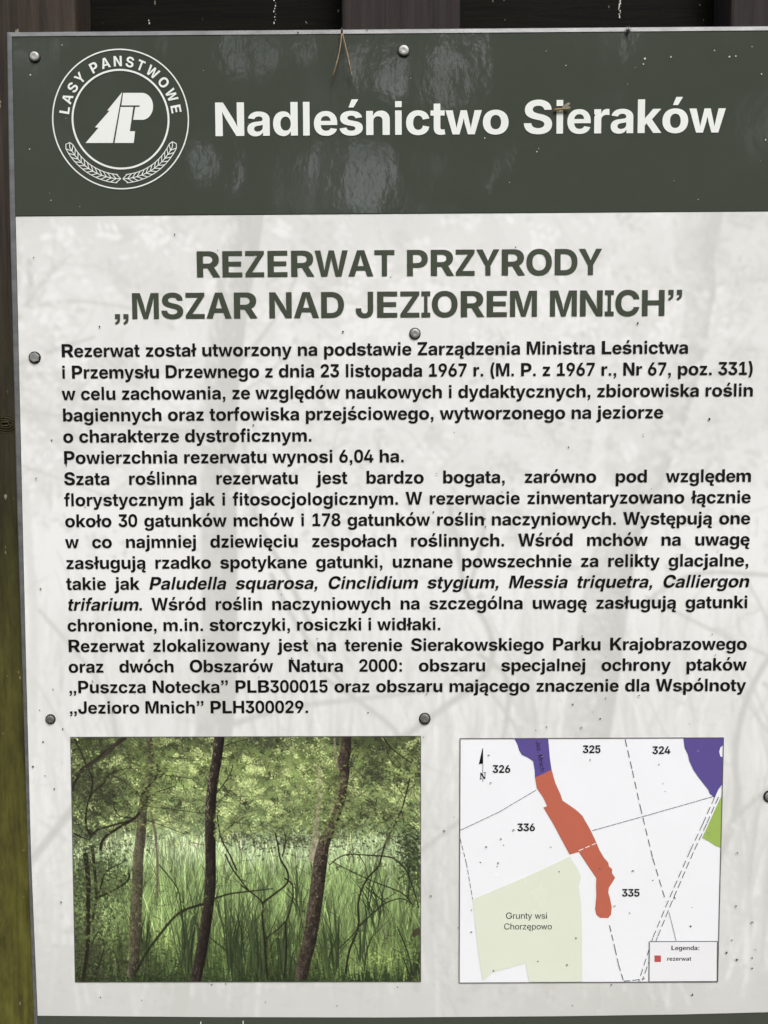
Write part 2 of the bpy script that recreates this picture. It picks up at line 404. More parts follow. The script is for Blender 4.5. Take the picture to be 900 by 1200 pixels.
    # dusky shrubs at the left and along the right edge
    for (cu, cv, ru, rv, n_) in [(106, 918, 20, 16, 900), (98, 1045, 13, 50, 1300), (128, 1035, 16, 30, 450), (102, 1118, 20, 22, 900), (440, 905, 12, 18, 300), (300, 873, 40, 5, 300), (350, 985, 40, 8, 300), (486, 1010, 9, 22, 300), (160, 1130, 24, 14, 300), (485, 885, 10, 14, 120)]:
        for k in range(int(n_ * detail)):
            c.leaf(rnd.gauss(cu, ru), rnd.gauss(cv, rv), rnd.uniform(1.6, 4.4), rnd.uniform(1.0, 2.4), rnd.uniform(-1, 1), lerp3((34, 38, 27), (78, 86, 54), rnd.random()), rnd.uniform(0.4, 0.9))
    for i in range(int(330 * detail)):                     # hanging twigs
        u, v = rnd.uniform(83, 493), rnd.uniform(870, 1130); a = rnd.choice((-1, 1)) * rnd.uniform(0.2, 1.3); L = rnd.uniform(8, 30)
        p = [(u, v)]
        for k in range(3): a += rnd.gauss(0, 0.3); p.append((p[-1][0] + math.cos(a) * L / 3, p[-1][1] + math.sin(a) * L / 3))
        c.stroke(p, [0.9, 0.8, 0.6, 0.4], (50, 46, 34), rnd.uniform(0.35, 0.75))
    # distant thin stems
    for p, w, col in [([(176, 950), (181, 975), (183, 1010), (182, 1050)], [2.4, 3, 3, 2.6], (92, 78, 60)), ([(374, 897), (375, 925), (372, 955), (368, 990), (366, 1004)], [2, 4.5, 4.5, 9, 10], (140, 128, 104)),
                      ([(392, 866), (393, 885), (396, 900)], [2.5, 3, 2], (120, 112, 88)), ([(456, 1005), (457, 1030), (455, 1050)], [1.5, 2, 1.5], (130, 150, 108)), ([(281, 935), (280, 960), (284, 990)], [1, 1, 1], (80, 72, 50))]:
        c.stroke(p, w, col, 0.85, 0.25, 0, rs)
    # the trunk on the left, broken by foliage
    t1 = [(175, 862), (176, 885), (177, 900), (170, 925), (166, 950), (164, 975), (160, 1005), (159, 1030), (157, 1060), (155, 1090), (154, 1120), (150, 1140)]
    c.stroke(bez(t1, 3), [10, 11, 12, 11, 12, 13.5, 15.5, 15.5, 15.5, 14, 13, 12, 10][:1] * 0 + list(np.interp(np.linspace(0, 1, len(bez(t1, 3))), [0, .1, .3, .5, .75, 1], [7, 9, 10, 12, 14, 11])), (66, 58, 46), 0.84, 0.5, 0.3, rs)
    t2 = [(258, 860), (254, 890), (250, 911), (246, 948), (245.5, 1006), (245, 1030), (242, 1061), (234, 1110), (225, 1152)]
    b2 = bez(t2, 4); c.stroke(b2, list(np.interp(np.linspace(0, 1, len(b2)), [0, .35, .7, 1], [12, 12.2, 13, 13])), (42, 34, 29), 1.0, 0.38, 0.42, rs)
    for k in range(70):                                    # pale flakes on its upper left flank
        v = rnd.uniform(866, 965); u = np.interp(v, [860, 890, 911, 948, 1006], [258, 254, 250, 246, 245.5]) - rnd.uniform(2, 6)
        c.leaf(u, v, rnd.uniform(1.2, 3.5), rnd.uniform(0.6, 1.2), 1.5 + rnd.uniform(-0.4, 0.4), (158, 136, 116), rnd.uniform(0.3, 0.8))
    t3 = [(406, 860), (405, 880), (402, 893), (404, 905), (403.5, 913), (400, 933), (391, 960), (380, 985), (376, 1001), (372, 1030), (369.5, 1049), (362, 1098), (355, 1125), (352, 1141)]
    b3 = bez(t3, 4); c.stroke(b3, list(np.interp(np.linspace(0, 1, len(b3)), [0, .15, .3, .36, .5, .62, .75, 1], [11.5, 14, 9, 9, 12, 16, 17, 15])), (56, 45, 37), 1.0, 0.5, 0.4, rs)
    for bb, wd, n_ in ((b2, 12.4, 130), (b3, 13, 120), (bez(t1, 3), 10, 70)):   # bark: short ridges and shadows along the stems
        for k in range(int(n_ * min(1, detail + 0.2))):
            i0 = rnd.randrange(len(bb) - 1); off = rnd.uniform(-0.42, 0.42) * wd; p_, q_ = bb[i0], bb[i0 + 1]; f_ = rnd.uniform(0.3, 1.1)
            dk_ = rnd.random() < 0.65
            c.stroke([(p_[0] + off, p_[1]), (p_[0] + off + (q_[0] - p_[0]) * f_ + rnd.gauss(0, 0.8), p_[1] + (q_[1] - p_[1]) * f_)], [0.9, 0.4], (24, 20, 16) if dk_ else (122, 104, 84), rnd.uniform(0.25, 0.6) * (1 if dk_ else 0.7))
    for k in range(190):
        v = rnd.uniform(900, 1060); u = np.interp(v, [893, 913, 933, 960, 1001, 1049, 1098], [402, 403.5, 400, 391, 376, 369.5, 362]) - rnd.uniform(-2, 7)
        c.leaf(u, v, rnd.uniform(1.2, 3.2), rnd.uniform(0.7, 1.5), rnd.uniform(0, 3), lerp3((150, 124, 96), (118, 96, 74), rnd.random()), rnd.uniform(0.25, 0.75))
    c.leaf(487, 1092, 13, 7, -0.9, (62, 48, 36), 0.85)
    # limbs and twigs: points, start and end width
    A = (44, 36, 28); B = (56, 48, 36); G = (58, 60, 36)
    limbs = [([(147, 864), (128, 878), (110, 892), (95, 903), (84, 922)], 5, 3.6, (54, 46, 38)), ([(140, 866), (120, 886), (104, 897), (90, 905)], 2.6, 2, (74, 66, 54)), ([(88, 866), (94, 878), (101, 895)], 2, 2, B), ([(84, 912), (98, 898), (110, 890)], 3, 2.5, (66, 58, 48)),
             ([(116, 993), (120, 981), (138, 968), (156, 958), (165, 945), (166, 930)], 3.6, 3, A), ([(165, 945), (172, 934), (184, 927), (205, 920)], 2.4, 1, A), ([(166, 930), (177, 916), (184, 908), (184, 895)], 3, 2.2, A), ([(182, 910), (190, 900), (198, 893)], 1.6, .8, A),
             ([(103, 982), (112, 971), (130, 966), (150, 960)], 2.6, 2, A), ([(106, 978), (100, 968), (100, 950), (106, 930), (120, 918), (130, 905), (150, 899)], 3, 1, A), ([(106, 930), (108, 915), (104, 900)], 2, 1.4, A), ([(130, 907), (145, 915), (162, 930), (168, 942)], 1, .9, B),
             ([(133, 930), (133, 945), (140, 955), (158, 957)], 1.2, 1.2, A), ([(168, 943), (185, 945), (215, 949), (242, 952)], 1.2, .8, B), ([(150, 899), (165, 900), (180, 899)], 1, .8, B), ([(184, 910), (200, 908), (225, 912)], 1.2, .7, A), ([(172, 960), (195, 968), (215, 976)], 1, .6, B),
             ([(113, 1046), (122, 1020), (140, 1010), (146, 1004)], 2, 1, A), ([(112, 1050), (128, 1043), (146, 1032), (150, 1022)], 2.2, 2, A), ([(98, 1000), (101, 1030), (100, 1060), (100, 1090), (97, 1120), (92, 1148)], 6, 4, (44, 40, 28)), ([(106, 990), (108, 1010), (110, 1050), (104, 1080)], 4, 3, (46, 44, 30)), ([(85, 975), (96, 980), (106, 985)], 2, 1.4, A),
             ([(104, 1105), (112, 1090), (118, 1108), (110, 1135)], 1.4, 1.8, (46, 48, 30)), ([(156, 1138), (168, 1116), (186, 1092), (208, 1068), (236, 1058)], 3, 3, (44, 46, 28)), ([(248, 1052), (268, 1046), (292, 1043), (318, 1040)], 2.4, 1.4, (50, 50, 34)), ([(185, 1012), (205, 1038), (210, 1060), (214, 1110)], 1.4, 1.6, (50, 58, 34)),
             ([(252, 930), (262, 918), (270, 905), (273, 896)], 1.6, 1, A), ([(252, 940), (265, 930), (272, 920)], 1.1, .7, A), ([(263, 874), (275, 870), (290, 866)], 1.4, .8, A), ([(254, 955), (258, 980), (268, 1000), (276, 1018)], 1.6, 2, A), ([(256, 978), (272, 965), (289, 955)], 1.2, .8, A), ([(263, 1000), (272, 1018), (290, 1042)], 2, 1.4, A),
             ([(281, 1036), (295, 1046), (306, 1057), (306, 1075), (309, 1110), (311, 1146)], 1.6, 2.6, (42, 38, 28)), ([(306, 1057), (318, 1048), (335, 1034), (336, 1020), (328, 1006), (325, 990), (322, 975)], 2.6, 1.8, (42, 38, 28)), ([(333, 1028), (342, 1037), (340, 1060), (332, 1080), (308, 1100)], 2, 1.6, (42, 40, 28)), ([(333, 1080), (334, 1110), (331, 1146)], 2.4, 2.2, (40, 40, 26)),
             ([(330, 1002), (334, 985), (332, 970)], 1.8, 1, A), ([(336, 1040), (348, 1060), (354, 1088)], 1.2, 1, (46, 46, 30)),
             ([(404, 1140), (408, 1115), (419, 1085), (419, 1060), (423, 1042), (431, 1027), (443, 1014), (447, 1001), (452, 985), (462, 966), (470, 948), (474, 936), (480, 912)], 2.6, 1.6, (42, 36, 28)), ([(420, 1084), (440, 1066), (452, 1057), (470, 1052), (485, 1060)], 1.8, 1.2, (44, 40, 28)), ([(428, 1038), (440, 1048), (452, 1057)], 1.6, 1.4, (44, 40, 28)),
             ([(386, 1012), (396, 1004), (408, 1000), (430, 1001), (455, 1003), (465, 1008), (476, 1020), (487, 1050), (490, 1062)], 1.4, 1.8, (44, 36, 28)), ([(388, 1008), (415, 1022), (440, 1033), (470, 1045), (482, 1058)], 1, 1.6, (48, 40, 30)), ([(470, 948), (474, 970), (478, 995)], 1.2, 1.2, A), ([(474, 936), (466, 922), (460, 915)], 1, .8, A),
             ([(450, 866), (458, 877), (470, 886), (480, 893)], 1.6, 1.4, (44, 42, 32)), ([(452, 874), (456, 888), (464, 898)], 1, .8, B), ([(478, 1052), (479, 1030), (476, 1010)], 2, 1.2, (40, 44, 28)), ([(465, 1085), (478, 1118), (484, 1148)], 1.4, 2, (44, 48, 30)), ([(472, 1122), (478, 1138), (482, 1150)], 1.4, 1.6, (34, 42, 24)), ([(445, 1085), (455, 1098), (460, 1112)], 1.1, 1.1, (130, 128, 92)), ([(397, 1110), (412, 1095), (420, 1084)], 1.6, 1.2, (48, 46, 32)),
             ([(437, 1000), (450, 990), (458, 978)], 1, .6, B), ([(296, 1080), (310, 1062)], 1, .8, G), ([(420, 1000), (428, 1015), (430, 1027)], 1, 1, B)]
    for pts, w0, w1, col in limbs:
        p = bez(pts, 5); c.stroke(p, list(np.linspace(w0, w1, len(p))), tuple(x * 0.8 for x in col), 0.95, 0.25, 0, rs)
        for k in range(rnd.randint(2, 5) if detail > 0.8 else 2):   # side twigs with a few leaves
            i0 = rnd.randrange(1, len(p)); a = math.atan2(p[i0][1] - p[i0 - 1][1], p[i0][0] - p[i0 - 1][0]) + rnd.choice((-1, 1)) * rnd.uniform(0.4, 1.1); L = rnd.uniform(5, 19)
            tw = [p[i0]]
            for j in range(4): a += rnd.gauss(0, 0.28); tw.append((tw[-1][0] + math.cos(a) * L / 4, tw[-1][1] + math.sin(a) * L / 4))
            c.stroke(tw, [1.0, 0.9, 0.8, 0.6, 0.4], (46, 40, 30), 0.8)
            if rnd.random() < 0.55:
                for j in range(rnd.randint(2, 6)):
                    e = rnd.choice(tw[1:]); lc = lerp3((40, 52, 28), (120, 142, 66), rnd.random())
                    c.leaf(e[0] + rnd.gauss(0, 2), e[1] + rnd.gauss(0, 2), rnd.uniform(2, 4.6), rnd.uniform(1.2, 2.3), rnd.uniform(-1.2, 1.2), lc, rnd.uniform(0.6, 0.95))
    # leaves in front of trunks and limbs, bushes at the left
    for i in range(int(2300 * detail)):
        q = rnd.random()
        if q < 0.25: u, v = rnd.gauss(112, 24), rnd.gauss(1035, 42)
        elif q < 0.45: u, v = rnd.gauss(172, 14), rnd.gauss(905, 28)
        elif q < 0.62: u, v = rnd.gauss(386, 20), rnd.gauss(938, 24)
        elif q < 0.74: u, v = rnd.gauss(482, 8), rnd.gauss(1000, 22)
        else: u, v = rnd.uniform(250, 480), rnd.gauss(965, 10)
        if v < 862 or v > 1150: continue
        g = gain(u, v) + rnd.gauss(0, 0.3); t = min(1, max(0, 0.4 + g * 0.7))
        if q < 0.25: col = lerp3((44, 58, 30), (126, 146, 78), t)
        elif q >= 0.62 and q < 0.74: col = lerp3((30, 42, 24), (90, 110, 50), t)
        else: col = lerp3((52, 66, 32), (158, 180, 88), t)
        c.leaf(u, v, rnd.uniform(2, 5.2), rnd.uniform(1.2, 2.6), rnd.uniform(-1, 1), col, rnd.uniform(0.55, 0.95))
    c.a *= (0.94 + 0.12 * rs.rand(H, W))[..., None]
    p = np.pad(c.a, ((1, 1), (1, 1), (0, 0)), 'edge')
    soft = (p[:-2, 1:-1] + p[2:, 1:-1] + p[1:-1, :-2] + p[1:-1, 2:] + 4 * p[1:-1, 1:-1]) / 8
    c.a = c.a + (c.a - soft) * 0.7
    c.a = 114 + (c.a - 100) * 1.2
    r_, g_, b_ = c.a[..., 0].copy(), c.a[..., 1].copy(), c.a[..., 2].copy()
    c.a[..., 0] = r_ + 0.14 * np.maximum(g_ - r_, 0) - 0.45 * np.maximum(r_ - g_ - 2, 0); c.a[..., 2] = b_ + 0.1 * np.maximum(g_ - b_, 0)
    g = c.a.mean(2, keepdims=True)
    c.a = (g + (c.a - g) * 0.8) * np.array((1.0, 1.0, 0.97)) + np.array((1, 0, 2))     # colours greyed a little overall
    return np.clip(c.a, 0, 255)

def blur(a, n):
    for _ in range(n):
        p = np.pad(a, ((1, 1), (1, 1), (0, 0)), 'edge')
        a = (p[:-2, 1:-1] + p[2:, 1:-1] + p[1:-1, :-2] + p[1:-1, 2:] + 2 * p[1:-1, 1:-1]) / 6
    return a

def to_lin(a):
    x = a / 255.0
    return np.where(x <= 0.04045, x / 12.92, ((x + 0.055) / 1.055) ** 2.4)

def ink_grid(name, XZ, rgb, y, mat, parent):
    """flat print: a fine grid of points XZ[h][w] whose ink colours are stored per point"""
    H, W = XZ.shape[:2]
    co = np.empty((H * W, 3), np.float32); co[:, 0] = XZ[..., 0].ravel(); co[:, 1] = y; co[:, 2] = XZ[..., 1].ravel()
    i = np.arange((H - 1) * (W - 1)); r, q = i // (W - 1), i % (W - 1); a = r * W + q
    loops = np.stack([a, a + W, a + W + 1, a + 1], 1).astype(np.int32)
    me = bpy.data.meshes.new(name)
    me.vertices.add(H * W); me.vertices.foreach_set('co', co.ravel())
    me.loops.add(loops.size); me.loops.foreach_set('vertex_index', loops.ravel())
    me.polygons.add(len(loops)); me.polygons.foreach_set('loop_start', np.arange(0, loops.size, 4, dtype=np.int32))
    me.update(calc_edges=True)
    at = me.color_attributes.new('ink', 'FLOAT_COLOR', 'POINT')
    c4 = np.ones((H * W, 4), np.float32); c4[:, :3] = to_lin(rgb).reshape(-1, 3); at.data.foreach_set('color', c4.ravel())
    me.materials.append(mat)
    o = bpy.data.objects.new(name, me); COL.objects.link(o); o.parent = parent
    return o

